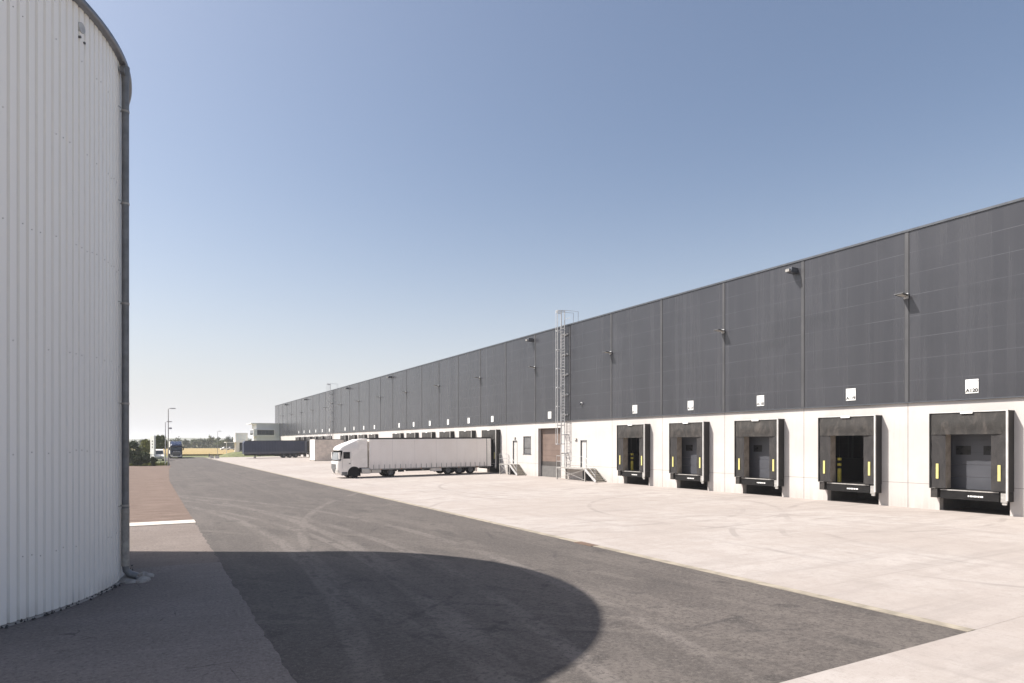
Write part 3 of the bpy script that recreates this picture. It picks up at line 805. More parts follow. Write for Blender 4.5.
# downpipe, placed on the near side of the outline
def pipe_px(a, rr):
    q = SC + Vector((rr * math.cos(a), rr * math.sin(a), 0)); lat = q.x * CS - q.y * SN; dep = q.x * SN + q.y * CS
    return 512 + F * lat / dep
best = min((abs(pipe_px(R(k * .05), SR + .12) - 125.4), k * .05) for k in range(-1600, 900) if math.cos(R(k * .05) + TH) > .2 and math.sin(R(k * .05) + TH) < .55)
pa = R(best[1]); er = Vector((math.cos(pa), math.sin(pa), 0)); tn = Vector((er.y, -er.x, 0))
dpth = thing('downpipe', 'grey zinc downpipe running down the side of the white silo', 'downpipe', SC + er * SR)
def dpart(mb, name, mat): return mb.build(name, mat, dpth)
ax = er * .12
s = MB(); s.tube([ax + Vector((0, 0, 13.1)), ax + Vector((0, 0, 4)), ax + Vector((0, 0, .42)), ax + er * .02 + Vector((0, 0, .28)), ax + er * .1 + Vector((0, 0, .18)), ax + er * .26 + Vector((0, 0, .12))], .085, 16); dpart(s, 'pipe', 'greypipe')
s = MB(); s.tube([ax + Vector((0, 0, .4)), ax + Vector((0, 0, 1.9))], .094, 16); dpart(s, 'foot_sleeve', 'galvdull')
s = MB(); s.tube([Vector((0, 0, 13.39)) + ax, Vector((0, 0, 13.2)) + ax, Vector((0, 0, 13.0)) + ax], [.10, .10, .088], 16)
s.bar(Vector((0, 0, 13.2)) + ax * .75 + tn * -.02, Vector((0, 0, 13.2)) + ax * .75 + tn * .26, .1, .14)
dpart(s, 'outlet_box', 'greypipe')
for z in (1.95, 4.6, 7.2, 9.8, 12.2):
    s = MB(); s.tube([ax + Vector((0, 0, z)), ax + Vector((0, 0, z + .05))], .096, 16); s.bar(Vector((0, 0, z + .025)) - er * .05, ax + Vector((0, 0, z + .025)), .02); s.bar(ax + tn * .02 + Vector((0, 0, z + .025)), ax - er * .1 + tn * .3 + Vector((0, 0, z + .025)), .012); dpart(s, 'clamp', 'galvdull')
# mortar lumps round the foot of the pipe
s = MB(); rnd = random.Random(4); base = SC + er * (SR + .3)
bm = bmesh.new()
for i in range(13):
    u, v_ = rnd.uniform(-.2, .28), rnd.uniform(-.65, .5)
    bmesh.ops.create_icosphere(bm, subdivisions=2, radius=1, matrix=Matrix.Translation(Vector((u * er.x + v_ * er.y, u * er.y - v_ * er.x, .0))) @ Matrix.Rotation(rnd.uniform(0, 6), 4, 'Z') @ Matrix.Diagonal((rnd.uniform(.14, .26), rnd.uniform(.1, .2), rnd.uniform(.07, .16), 1)))
for v in bm.verts: v.co += Vector((rnd.uniform(-.02, .02), rnd.uniform(-.02, .02), rnd.uniform(-.012, .012)))
bm.verts.index_update(); s.add([v.co for v in bm.verts], [[v.index for v in f.verts] for f in bm.faces]); bm.free()
o = s.build('mortar_pad', 'stone'); o.location = base; tag(o, 'lumpy pale mortar pad under the foot of the silo downpipe', 'mortar pad')
# crumbly dirt along the silo's foot
s = MB(); rnd = random.Random(8)
for i in range(260):
    a = rnd.uniform(-1.9, 1.2); rr = SR + abs(rnd.gauss(.07, .06)); w_ = rnd.uniform(.012, .035)
    c1 = Vector((rr * math.cos(a), rr * math.sin(a), 0)); hh = rnd.uniform(.0, .03)
    q = [c1 + Vector((math.cos(b + a) * w_, math.sin(b + a) * w_, 0)) for b in (0, 1.3, 2.5, 3.7, 5)]
    s.add([*q, c1 + Vector((0, 0, hh + .03))], [(0, 1, 5), (1, 2, 5), (2, 3, 5), (3, 4, 5), (4, 0, 5)])
o = s.build('dirt', 'dirt', fix=False); o.location = SC + Vector((0, 0, .02)); o['kind'] = 'stuff'

# ------------------------------------------------------------------ vehicles
def wheel(parent, x, y0, sg, r=.5, w=.32, rm=.29):
    # y0: outer face; sg: outward direction along y
    t = MB(); t.lathe([(rm, -sg * w), (r - .05, -sg * w), (r, -sg * (w - .05)), (r, -sg * .05), (r - .05, 0), (rm, -sg * .02)], (0, 0, 0), 'y', 30)
    wv = t.build('wheel', 'black', parent); wv.location = (x, y0, r)
    t = MB(); t.lathe([(rm, -sg * .03), (rm - .03, -sg * .05), (rm * .6, -sg * .12), (rm * .42, -sg * .12), (rm * .4, -sg * .03), (.01, -sg * .02)], (0, 0, 0), 'y', 26)
    t.build('rim', 'rim', wv)
    return wv
def interp(tab, z):
    if z <= tab[0][0]: return tab[0][1:]
    for a, b in zip(tab, tab[1:]):
        if z <= b[0]:
            t = (z - a[0]) / (b[0] - a[0]); return tuple(p + (q - p) * t for p, q in zip(a[1:], b[1:]))
    return tab[-1][1:]
#        z     xf    xb    hw    r
CAB = [(.38, .22, 2.25, 1.19, .38), (.55, .08, 2.25, 1.24, .42), (.95, .0, 2.25, 1.25, .42), (1.5, .0, 2.25, 1.25, .40), (1.8, .06, 2.25, 1.25, .36),
       (2.72, .26, 2.25, 1.23, .34), (2.84, .20, 2.25, 1.23, .36), (3.05, .25, 2.25, 1.22, .4), (3.2, .38, 2.25, 1.2, .4), (3.36, .68, 2.25, 1.18, .4), (3.56, 1.2, 2.25, 1.14, .3), (3.74, 1.72, 2.25, 1.1, .18), (3.88, 2.1, 2.25, 1.06, .08), (3.93, 2.2, 2.25, 1.0, .02)]
def perim(z, s, e=0.0):
    xf, xb, hw, r = interp(CAB, z); r = min(r, (xb - xf) * .48); a = abs(s); sg = 1 if s >= 0 else -1
    L = hw - r
    if a <= L: return Vector((xf - e, sg * a, z))
    arc = r * math.pi / 2
    if a <= L + arc:
        t = (a - L) / r; return Vector((xf + r - (r + e) * math.cos(t), sg * (L + (r + e) * math.sin(t)), z))
    return Vector((min(xb, xf + r + a - L - arc), sg * (hw + e), z))
def side_s(z, x):
    xf, xb, hw, r = interp(CAB, z); r = min(r, (xb - xf) * .48)
    return hw - r + r * math.pi / 2 + max(0, x - xf - r)
def cab_body():
    m = MB(); zs = []
    for a, b in zip(CAB, CAB[1:]):
        for i in range(3): zs.append(a[0] + (b[0] - a[0]) * i / 3)
    zs.append(CAB[-1][0]); n = 34; rows = []
    for z in zs:
        S_ = side_s(z, interp(CAB, z)[1]); rows.append([perim(z, -S_ + 2 * S_ * i / n) for i in range(n + 1)])
    vs = [v for r in rows for v in r]; w_ = n + 1
    m.add(vs, [(j * w_ + i, j * w_ + i + 1, (j + 1) * w_ + i + 1, (j + 1) * w_ + i) for j in range(len(zs) - 1) for i in range(n)], True)
    m.add(rows[-1], [tuple(range(w_))]); m.add(rows[0], [tuple(reversed(range(w_)))])
    m.add([v for r in rows for v in (r[0], r[-1])], [(2 * j, 2 * j + 1, 2 * j + 3, 2 * j + 2) for j in range(len(zs) - 1)])
    return m
def patch(z0, z1, f0, f1, e, nz=5, ns=18):
    m = MB(); vs = []
    for j in range(nz + 1):
        z = z0 + (z1 - z0) * j / nz
        a, b = (f0(z) if callable(f0) else f0), (f1(z) if callable(f1) else f1)
        for i in range(ns + 1): vs.append(perim(z, a + (b - a) * i / ns, e))
    w_ = ns + 1
    m.add(vs, [(j * w_ + i, j * w_ + i + 1, (j + 1) * w_ + i + 1, (j + 1) * w_ + i) for j in range(nz) for i in range(ns)], True)
    return m
def make_tractor(name, label, paint, loc, rot, glass='screen', bumper=None):
    """front of the cab at local x = 0, body towards +x"""
    r = thing(name, label, 'truck', loc, rot)
    cab = cab_body().build('cab', paint, r)
    ws = patch(1.86, 2.72, -1.3, 1.3, .012); ws.build('windscreen', glass, cab, fix=False)
    v = patch(2.70, 2.80, -1.38, 1.38, .07, 2); v.build('sun_visor', 'black', cab, fix=False)
    v = patch(1.76, 2.80, -1.42, 1.42, .006); v.build('windscreen_gasket', 'black', cab, fix=False)
    for sg in (-1, 1):
        w_ = patch(1.98, 2.66, lambda z: sg * side_s(z, .66), lambda z: sg * side_s(z, 1.34), .012, 4, 6); w_.build('side_window', 'tint', cab, fix=False)
        d = MB()
        for (xa, za, zb) in ((.56, 1.0, 2.75), (1.42, 1.0, 2.75)):
            d = MB(); d.box(xa, xa + .014, sg * 1.25 - .004, sg * 1.25 + .004, za, zb); d.build('door_seam', 'frame', cab)
        d = MB(); d.box(1.22, 1.38, sg * 1.262 - .02, sg * 1.262 + .02, 1.44, 1.52); d.build('door_handle', 'frame', cab)
        # mirror
        mi = MB(); mi.box(.16, .30, sg * 1.44 - .1, sg * 1.44 + .1, 1.95, 2.62, .03); mm = mi.build('mirror', paint if paint != 'navy' else 'black', cab)
        mi = MB(); mi.bar((.42, sg * 1.2, 2.58), (.26, sg * 1.40, 2.52), .09); mi.bar((.42, sg * 1.2, 1.92), (.26, sg * 1.40, 2.0), .09); mi.box(.31, .36, sg * 1.44 - .09, sg * 1.44 + .09, 1.97, 2.60); mi.build('mirror_arm', 'black', mm)
        # headlight and step
        hl = patch(.62, .84, sg * .72, sg * 1.28, .014, 2, 8); hl.build('headlight', 'lamp', cab, fix=False)
        st = MB(); st.box(.50, 1.06, sg * 1.21 - .06, sg * 1.21 + .06, .30, .66, .02); st.box(.54, 1.02, sg * 1.275 - .006, sg * 1.275 + .006, .40, .46); st.build('step', 'grille', cab)
        ar = MB(); pts = [(1.75 + .66 * math.cos(R(a)), .52 + .66 * math.sin(R(a))) for a in range(0, 181, 12)]
        ar.add([(x, sg * 1.256, max(.2, z)) for x, z in [(1.75 + .66, .2)] + pts + [(1.75 - .66, .2)]], [tuple(range(len(pts) + 2))]); ar.build('wheel_gap_shade', 'black', cab)  # flat black sheet standing in for the shaded gap round the wheel
        fa = MB(); y_ = sg * 1.2
        fa.add([(2.2, y_, 1.05), (3.15, y_, 1.05), (3.15, y_, 3.86), (2.2, y_, 3.80), (2.2, y_ - sg * .05, 1.05), (3.15, y_ - sg * .05, 1.05), (3.15, y_ - sg * .05, 3.86), (2.2, y_ - sg * .05, 3.80)],
               [(0, 1, 2, 3), (7, 6, 5, 4), (0, 4, 5, 1), (1, 5, 6, 2), (2, 6, 7, 3), (3, 7, 4, 0)])
        fa.build('side_fairing', paint, cab)
        ta = MB(); ta.box(2.55, 3.5, sg * 1.2 - (.5 if sg > 0 else 0), sg * 1.2 + (.5 if sg < 0 else 0), .42, .98, .07); ta.build('fuel_tank', 'tank', r)
        ta = MB(); ta.box(3.58, 4.6, sg * 1.2 - (.4 if sg > 0 else 0), sg * 1.2 + (.4 if sg < 0 else 0), .46, .94, .05); ta.build('side_skirt', 'tank', r)
        fd = MB(); pts = [(5.6 + .6 * math.cos(R(a)), .55 + .6 * math.sin(R(a))) for a in range(0, 181, 15)]
        for (xa, za), (xb_, zb_) in zip(pts, pts[1:]): fd.quad((xa, sg * 1.22, za), (xb_, sg * 1.22, zb_), (xb_, sg * .62, zb_), (xa, sg * .62, za))
        fd.build('mudguard', 'black', r)
    gr = patch(.92, 1.46, -.92, .92, .010, 3, 10); g_ = gr.build('grille', 'grille', cab, fix=False)
    gr = patch(.48, .92, lambda z: -.28 - .42 * (z - .48) / .44, lambda z: .28 + .42 * (z - .48) / .44, .014, 4, 8); gr.build('lower_grille', 'frame', g_, fix=False)
    gb = MB()
    for z in (1.05, 1.2, 1.34): gb.box(interp(CAB, z)[0] - .03, interp(CAB, z)[0] - .011, -.8, .8, z - .018, z + .018)
    gb.build('grille_bars', 'frame', g_)
    rf_ = MB(); rf_.add([(2.2, -1.0, 3.9), (3.1, -1.1, 4.0), (3.1, 1.1, 4.0), (2.2, 1.0, 3.9), (2.2, -1.0, 3.8), (3.1, -1.1, 3.82), (3.1, 1.1, 3.82), (2.2, 1.0, 3.8)],
                        [(0, 1, 2, 3), (7, 6, 5, 4), (0, 4, 5, 1), (1, 5, 6, 2), (2, 6, 7, 3), (3, 7, 4, 0)]); rf_.build('roof_fairing', paint, cab)
    ch = MB()
    for sg in (-1, 1): ch.box(1.0, 6.3, sg * .45 - .06, sg * .45 + .06, .72, .98)
    ch.box(2.3, 2.5, -1.1, 1.1, .6, 1.0); ch.build('chassis', 'chassis', r)
    fw = MB(); fw.lathe([(.05, .0), (.55, .0), (.55, .08), (.05, .08)], (5.3, 0, .99), 'z', 20); fw.build('fifth_wheel', 'chassis', r)
    for sg in (-1, 1):
        wheel(r, 1.75, sg * 1.275, sg); wheel(r, 5.6, sg * 1.235, sg, w=.6)
    return r
def make_trailer(name, label, tarp, band, loc, rot, L=13.7, skirt=None, zt=4.02, round_front=0):
    """front at local x = 0, rear at x = L"""
    r = thing(name, label, 'trailer', loc, rot, group='semi-trailers backed up to the docks')
    zb = .84 if not skirt else 1.1
    H = 1.275
    b = MB()
    if round_front:
        n = 6; rr = round_front; pr = [(rr - rr * math.cos(R(90 * i / n)), zt - .14 - rr + rr * math.sin(R(90 * i / n))) for i in range(n + 1)]
        poly = [(0, zb)] + pr + [(L - .35, zt - .14), (L - .35, zb)]
        m = len(poly); vs = [(x, -H, z) for x, z in poly] + [(x, H, z) for x, z in poly]
        b.add(vs, [tuple(range(m)), tuple(reversed(range(m, 2 * m)))] + [(i, (i + 1) % m, m + (i + 1) % m, m + i) for i in range(m)])
    else: b.box(.06, L - .55, -H, H, zb, zt - .14, .015)
    cur = b.build('curtain_side', tarp, r)
    b = MB(); b.box(.45 if round_front else 0, L, -H - .012, H + .012, zt - .135, zt, .01); b.build('roof_rail', 'chassis', r)
    b = MB(); b.box(-.02 if not round_front else .25, .055, -H + .01, H - .01, zb + .1, zt - .15) if not round_front else b.box(-.006, -.001, -H + .05, H - .05, zb + .1, zt - .9); b.build('front_wall', tarp if round_front else band, r)
    b = MB(); b.box(L - .53, L, -H - .008, H + .008, zb - .05, zt - .14, .01); b.build('rear_frame', band, r)
    b = MB(); b.box(L - .55, L - .50, -H - .018, H + .018, zb - .05, zt - .14); b.build('rear_post', 'chassis', r)
    b = MB()
    x = .4
    while x < L - .7:
        for sg in (-1, 1):
            b.box(x - .018, x + .018, sg * (H + .008) - .006, sg * (H + .008) + .006, zb - .02, zb + .42)
        x += .58
    b.build('straps', 'frame', cur)
    b = MB(); b.box(.0, L - .02, -H - .005, H + .005, zb - .1, zb - .003); b.build('floor_rail', skirt or 'galvdull', r)
    if skirt:
        for sg in (-1, 1):
            b = MB(); b.box(.1, L - .6, sg * (H + .008) - .006, sg * (H + .008) + .006, zb - .05, zb + .36); b.build('side_band', skirt, r)
    b = MB()
    for sg in (-1, 1): b.box(.3, L - .1, sg * .5 - .06, sg * .5 + .06, .62, zb - .1)
    for xx in (2.8, 4.5, 6.5): b.box(xx, xx + .1, -1.15, 1.15, .75, zb - .1)
    b.build('chassis', 'chassis', r)
    for sg in (-1, 1):
        g_ = MB(); g_.box(2.45, 2.6, sg * 1.0 - .07, sg * 1.0 + .07, .12, zb - .1); g_.box(2.38, 2.67, sg * 1.0 - .13, sg * 1.0 + .13, .02, .12); g_.build('landing_leg', 'chassis', r)
        g_ = MB(); g_.box(3.1, 3.7, sg * 1.1 - .2, sg * 1.1 + .1, .45, zb - .12, .02); g_.build('tool_box', 'chassis', r)
        g_ = MB(); g_.box(3.9, 6.6, sg * 1.15 - .03, sg * 1.15 + .03, .5, .62); g_.box(3.9, 6.6, sg * 1.15 - .03, sg * 1.15 + .03, .74, .84)
        for xx in (4.0, 5.2, 6.4): g_.box(xx, xx + .06, sg * 1.12 - .03, sg * 1.12 + .03, .5, zb - .1)
        g_.build('side_guard', 'chassis', r)
        g_ = MB(); g_.box(6.75, 8.0, sg * 1.18 - .28 * (sg > 0), sg * 1.18 + .28 * (sg < 0), .42, zb - .11, .02); g_.build('pallet_box', 'curtain' if tarp == 'curtain' else 'chassis', r)
        g_ = MB(); g_.box(7.95, 11.6, sg * 1.24 - .25 * (sg > 0), sg * 1.24 + .25 * (sg < 0), zb - .12, zb - .05); g_.build('mudguard', 'black', r)
        g_ = MB(); g_.box(8.05, 8.1, sg * 1.0 - .25, sg * 1.0 + .25, .25, .85); g_.build('mud_flap', 'black', r)
        for xx in (1.2, 3.4, 5.6, 7.8, 10.0, 12.2):
            g_ = MB(); g_.box(xx - .06, xx + .06, sg * (H + .01) - .012, sg * (H + .01) + .012, zb - .085, zb - .03); g_.build('marker_light', 'orange', r)
        g_ = MB(); g_.box(L + .001, L + .03, sg * 1.0 - .2, sg * 1.0 + .2, zb - .04, zb + .06); g_.build('rear_light', 'redlamp', r)
        for xx in (8.75, 10.1, 11.45): wheel(r, xx, sg * 1.25, sg, .49, .38)
    g_ = MB(); g_.box(L - .3, L - .2, -1.15, 1.15, .48, .6); g_.box(L - .26, L - .2, -.6, -.5, .6, zb - .1); g_.box(L - .26, L - .2, .5, .6, .6, zb - .1); g_.build('underrun_bar', 'chassis', r)
    return r
tilt = -math.atan(.2 / 21.6)
yt = DY(8)
make_tractor('truck', 'white articulated truck cab with tall roof fairing on the pale concrete', 'truckwhite', (17.0, yt, gz(17.0)), (0, tilt, 0))
tr = make_trailer('semi_trailer', 'cream curtain-sided trailer behind the white truck cab', 'curtain', 'truckwhite', (20.35, yt, gz(20.35) + .04), (0, tilt, 0), L=14.0)
make_trailer('semi_trailer', 'navy blue curtain trailer parked without a truck at the far docks', 'bluetarp', 'bluetrim', (20.3, DY(23), gz(20.3) + .02), (0, tilt, 0), L=14.0, skirt='bluetrim', round_front=.5, zt=4.05)
# beige box standing on the yard
ct = thing('container', 'beige box container with a white front standing against the wall behind the truck cab', 'container', (29.0, DY(18), gz(29.0)))
b = MB(); Lc = 5.6
b.box(.12, Lc, -1.2, 2.9, .16, 4.1); b.build('body', 'containerside', ct)
b = MB()
for i in range(25): x = .3 + i * .205; b.box(x, x + .1, -1.225, -1.2, .3, 3.95)
b.build('side_panel', 'containerside', ct)
b = MB(); b.box(0, .12, -1.25, 2.95, .12, 4.14); b.build('front_panel', 'containerfront', ct)
b = MB(); b.box(.12, Lc, -1.24, 2.94, 4.1, 4.2); b.build('top_rail', 'frame', ct)
for (x, y_) in ((.1, -1.1), (.1, 2.8), (Lc - .2, -1.1), (Lc - .2, 2.8)):
    b = MB(); b.box(x - .08, x + .12, y_ - .12, y_ + .12, 0, .2); b.build('foot', 'chassis', ct)
# navy truck coming up the road
pt = gnd(176.5, 458.4)
make_tractor('truck', 'dark navy truck driving towards the photographer at the far end of the road', 'navy', (pt.x, pt.y, 0), (0, 0, R(90)), glass='glass')
bt = thing('semi_trailer', 'tall white trailer pulled by the dark navy truck on the road', 'trailer', (pt.x, pt.y + 3.4, 0), (0, 0, R(90)), group='semi-trailers backed up to the docks')
del bt['group']
b = MB(); b.box(.1, 13.2, -1.275, 1.275, 1.0, 4.0, .03); b.build('box_body', 'truckwhite', bt)
b = MB(); b.box(.3, 13.0, -.55, .55, .6, 1.0); b.build('chassis', 'chassis', bt)
for sg in (-1, 1):
    for xx in (8.75, 10.1, 11.45): wheel(bt, xx, sg * 1.25, sg, .49, .38)
tx = MB()
for i, (u0, u1) in enumerate(((-.75, -.55), (-.48, -.25), (-.18, .1), (.16, .4), (.46, .72))): tx.box(-.03, -.012, u0, u1, 1.5, 1.62)
# (white bars standing in for the lettering across the nose)
tt = [o for o in bpy.data.objects if o.name.startswith('truck') and o.parent is None and 'navy' in o.get('label', '')][0]
tx.build('nose_lettering', 'white', tt)
b = MB(); b.box(-.05, .12, -1.1, 1.1, .36, .56, .03); b.build('bumper', 'white', tt)

# ------------------------------------------------------------------ office and gatehouse at the far end
of = thing('office_building', 'light grey two-storey office block with a dark window band at the warehouse end', 'office', (28.9, 200, 0))
b = MB(); b.box(0, 6.35, 0, 9, -.1, 9.15); b.build('wall', 'office', of)
b = MB(); b.box(-1.5, 6.38, -.15, 9.1, 9.15, 9.35); b.build('roof', 'officewhite', of)
b = MB(); b.box(-.9, 5.0, -.5, .0, 5.5, 7.55); b.box(-.9, -.005, .0, 6, 5.5, 7.55); bay = b.build('window_bay', 'officewhite', of)
b = MB(); b.box(.1, 4.7, -.53, -.505, 5.9, 7.35); b.build('window', 'glass', bay)
b = MB(); b.box(-.93, -.905, .1, 5.8, 5.9, 7.35); b.build('window', 'glass', bay)
b = MB()
for x in (1.3, 2.3, 3.3, 4.3): b.box(x - .03, x + .03, -.55, -.531, 5.9, 7.35)
b.build('mullion', 'frame', bay)
gp = at(241, 452, 196)
gh = thing('gatehouse', 'small white gatehouse with pale upper storey left of the grey office', 'gatehouse', (gp.x, gp.y, 0))
b = MB(); b.box(-1.6, 1.9, 0, 4, 3.9, 6.6); up = b.build('upper_storey', 'officewhite', gh)
b = MB()
for x in (-1.0, .0, 1.0): b.box(x - .4, x + .4, -.02, 0, 4.4, 6.1)
b.build('window', 'paleglass', up)
b = MB(); b.box(-4.2, 1.9, -.3, 4.2, 3.72, 3.9); b.build('canopy', 'officewhite', gh)
b = MB(); b.box(-1.4, -.4, .2, 3.6, 0, 3.72); b.build('wall', 'officewhite', gh)
b = MB(); b.box(-.39, 1.8, 1.2, 3.6, 0, 3.72); b.build('glazed_front', 'glass', gh)
for x in (-4.0, 1.75):
    b = MB(); b.box(x - .08, x + .08, -.1, .06, 0, 3.72); b.build('post', 'officewhite', gh)
# grassy bank with handrail
bk = MB(); n = 10; vs = []
for i in range(n + 1):
    for j in range(n + 1):
        u, v_ = i / n, j / n; z = .85 * math.sin(u * math.pi) ** .8 * math.sin(v_ * math.pi) ** .6
        vs.append((17.5 + 11 * u, 178 + 17 * v_, z * 1.6 - .02))
bk.add(vs, [(i * (n + 1) + j, (i + 1) * (n + 1) + j, (i + 1) * (n + 1) + j + 1, i * (n + 1) + j + 1) for i in range(n) for j in range(n)], True)
struct(bk, 'grass_bank', 'grass')
hr = MB(); a, b_ = at(231.5, 457.0, 170), at(241.7, 452.5, 173); a.z = .05
hr.bar(a + Vector((0, 0, .5)), b_ + Vector((0, 0, .5)), .12)
hr.bar(a, b_, .3)
for t in (0, .33, .66, 1): q = a.lerp(b_, t); hr.bar(Vector((q.x, q.y, 0)), q + Vector((0, 0, .5)), .08)
tag(hr.build('handrail', 'frame'), 'dark sloping handrail on the grassy bank by the navy trailer', 'handrail')

def lamp_post(px, py, ztop, label, arm=1.0, cam=None, r0=.09, mat='galvdull'):
    q = gnd(px, py)
    r = thing('street_lamp', label, 'street lamp', (q.x, q.y, 0), group='slim lamp posts beside the road')
    b = MB(); b.tube([(0, 0, 0), (0, 0, ztop * .5), (0, 0, ztop)], [r0, r0 * .85, r0 * .6], 10); b.build('pole', mat, r)
    b = MB(); b.tube([(0, 0, ztop - .02), (arm * .35, 0, ztop + .1), (arm * .7, 0, ztop + .12)], .035, 8); b.build('arm', mat, r)
    b = MB(); b.box(arm * .6, arm * .6 + .75, -.14, .14, ztop + .06, ztop + .2, .03); b.build('lamp_head', 'galv', r)
    if cam:
        b = MB(); b.box(.1, .5, -.12, .12, cam - .12, cam + .14, .03); b.bar((0, 0, cam), (.2, 0, cam), .05); b.build('camera', 'galv', r)
    return r
lamp_post(168.3, 466, 8.9, 'tallest slim lamp post with a camera box beside the navy truck', .45, 5.9)
lamp_post(165.4, 465.5, 6.9, 'shorter pale lamp post just left of the tallest one', .3, None, .08, 'galv')
q = at(217.5, 456, 180)
lamp_post(217.5, 456.6, 6.6, 'thin distant lamp post in front of the golden field', .3, None, .06)
# white advertising pylon
q = gnd(153, 461)
py_ = thing('sign_pylon', 'narrow white pylon standing between the bushes and the lamp posts', 'pylon', (q.x, q.y, 0), (0, 0, R(-56)))
b = MB(); b.box(-.6, .6, -.18, .18, .5, 5.1, .03); b.build('panel', 'white', py_)
for sg in (-1, 1):
    b = MB(); b.box(sg * .32 - .08, sg * .32 + .08, -.1, .1, 0, .5); b.build('leg', 'galv', py_)
b = MB()
for z in (2.6, 3.2, 3.8): b.box(-.1, .25, -.19, -.181, z, z + .3)
b.build('panel_mark', 'inkgrey', py_)
# white van behind the bushes
q = gnd(159.5, 461.5)
vn = thing('parked_van', 'white van parked between the pylon and the lamp posts', 'van', (q.x - .1, q.y + 4, 0), (0, 0, R(90)))
b = MB(); pr = [(0.1, .4), (.0, .9), (.7, 1.25), (1.35, 2.15), (1.7, 2.3), (5.2, 2.35), (5.4, 2.1), (5.4, .4)]; m = len(pr)
vs = [(x, -.98 + (.1 if z > 1.3 else 0), z) for x, z in pr] + [(x, .98 - (.1 if z > 1.3 else 0), z) for x, z in pr]
b.add(vs, [tuple(range(m)), tuple(reversed(range(m, 2 * m)))] + [(i, (i + 1) % m, m + (i + 1) % m, m + i) for i in range(m)]); b.build('body', 'truckwhite', vn)
b = MB(); d0 = Vector((-.008, 0, .006)); b.quad(Vector((.78, -.85, 1.36)) + d0, Vector((1.3, -.82, 2.08)) + d0, Vector((1.3, .82, 2.08)) + d0, Vector((.78, .85, 1.36)) + d0); b.build('windscreen', 'glass', vn, fix=False)
for sg in (-1, 1):
    b = MB(); b.box(-.02, .06, sg * .75 - .15, sg * .75 + .15, .72, .9); b.build('headlight', 'lamp', vn)
    for x in (.95, 4.4): wheel(vn, x, sg * .98, sg, .34, .24, .2)
b = MB(); b.box(-.03, .1, -.6, .6, .42, .68); b.build('grille', 'frame', vn)
# low mesh gate
q = gnd(158, 464)
gt = thing('mesh_gate', 'low pale mesh gate between the dark bushes and lamp posts', 'gate', (q.x - .3, q.y, 0))
for x in (-.75, .75):
    b = MB(); b.box(x - .04, x + .04, -.04, .04, 0, 1.7); b.build('post', 'galv', gt)
b = MB()
for z in (.15, .9, 1.6): b.box(-.71, .71, -.02, .02, z - .025, z + .025)
for i in range(13): x = -.66 + i * .11; b.box(x - .012, x + .012, -.012, .012, .17, 1.58)
b.build('mesh_panel', 'galv', gt)
# road-end furniture
q = gnd(209.3, 457.6)
bl = thing('bollard', 'small dark bollard at the far end of the road', 'bollard', (q.x, q.y, 0))
b = MB(); b.lathe([(.14, 0), (.14, .85), (.11, .95), (.01, 1.0)], (0, 0, 0), 'z', 14); b.build('post', 'chassis', bl)
b = MB(); b.lathe([(.145, .68), (.145, .8)], (0, 0, 0), 'z', 14); b.build('band', 'galvdull', bl)
q = gnd(214, 458.4)
for i, (dx, lab) in enumerate(((-.5, 'low white concrete barrier block beside the bollard at the road end'), (.65, 'low white concrete barrier block nearer the yard corner at the road end'))):
    b = MB(); pr = [(-.3, 0), (-.3, .12), (-.12, .35), (-.1, .62), (.1, .62), (.12, .35), (.3, .12), (.3, 0)]; m = len(pr)
    b.add([(-.45, y_, z) for y_, z in pr] + [(.45, y_, z) for y_, z in pr], [tuple(range(m)), tuple(reversed(range(m, 2 * m)))] + [(i_, (i_ + 1) % m, m + (i_ + 1) % m, m + i_) for i_ in range(m)])
    o = b.build('concrete_barrier', 'kerbstone'); o.location = (q.x + dx, q.y, 0); tag(o, lab, 'barrier', 'concrete barriers at the road end')
# distant cars beyond the field edge
def car(px, d, label, paint):
    q = at(px, HZ, d)
    r = thing('parked_car', label, 'car', (q.x, q.y, .4), (0, 0, R(10)), group='cars parked beyond the golden field')
    pr = [(0, .3), (0, .75), (.9, .92), (1.5, 1.42), (3.2, 1.45), (3.9, .98), (4.3, .9), (4.35, .3)]; m = len(pr); b = MB()
    b.add([(x, -.88 + (.14 if z > 1.2 else 0), z) for x, z in pr] + [(x, .88 - (.14 if z > 1.2 else 0), z) for x, z in pr], [tuple(range(m)), tuple(reversed(range(m, 2 * m)))] + [(i, (i + 1) % m, m + (i + 1) % m, m + i) for i in range(m)]); b.build('body', paint, r)
    b = MB()
    b.add([(1.15, -.875, .98), (1.55, -.78, 1.38), (3.15, -.78, 1.4), (3.65, -.875, 1.0)], [(0, 1, 2, 3)]); b.build('side_window', 'glass', r)
    for sg in (-1, 1):
        for x in (.8, 3.5): wheel(r, x, sg * .89, sg, .32, .2, .2)
car(220.5, 300, 'white car parked beyond the golden field, the left one of two', 'white')
car(226.5, 302, 'silver car parked beyond the golden field, next to the white one', 'galv')

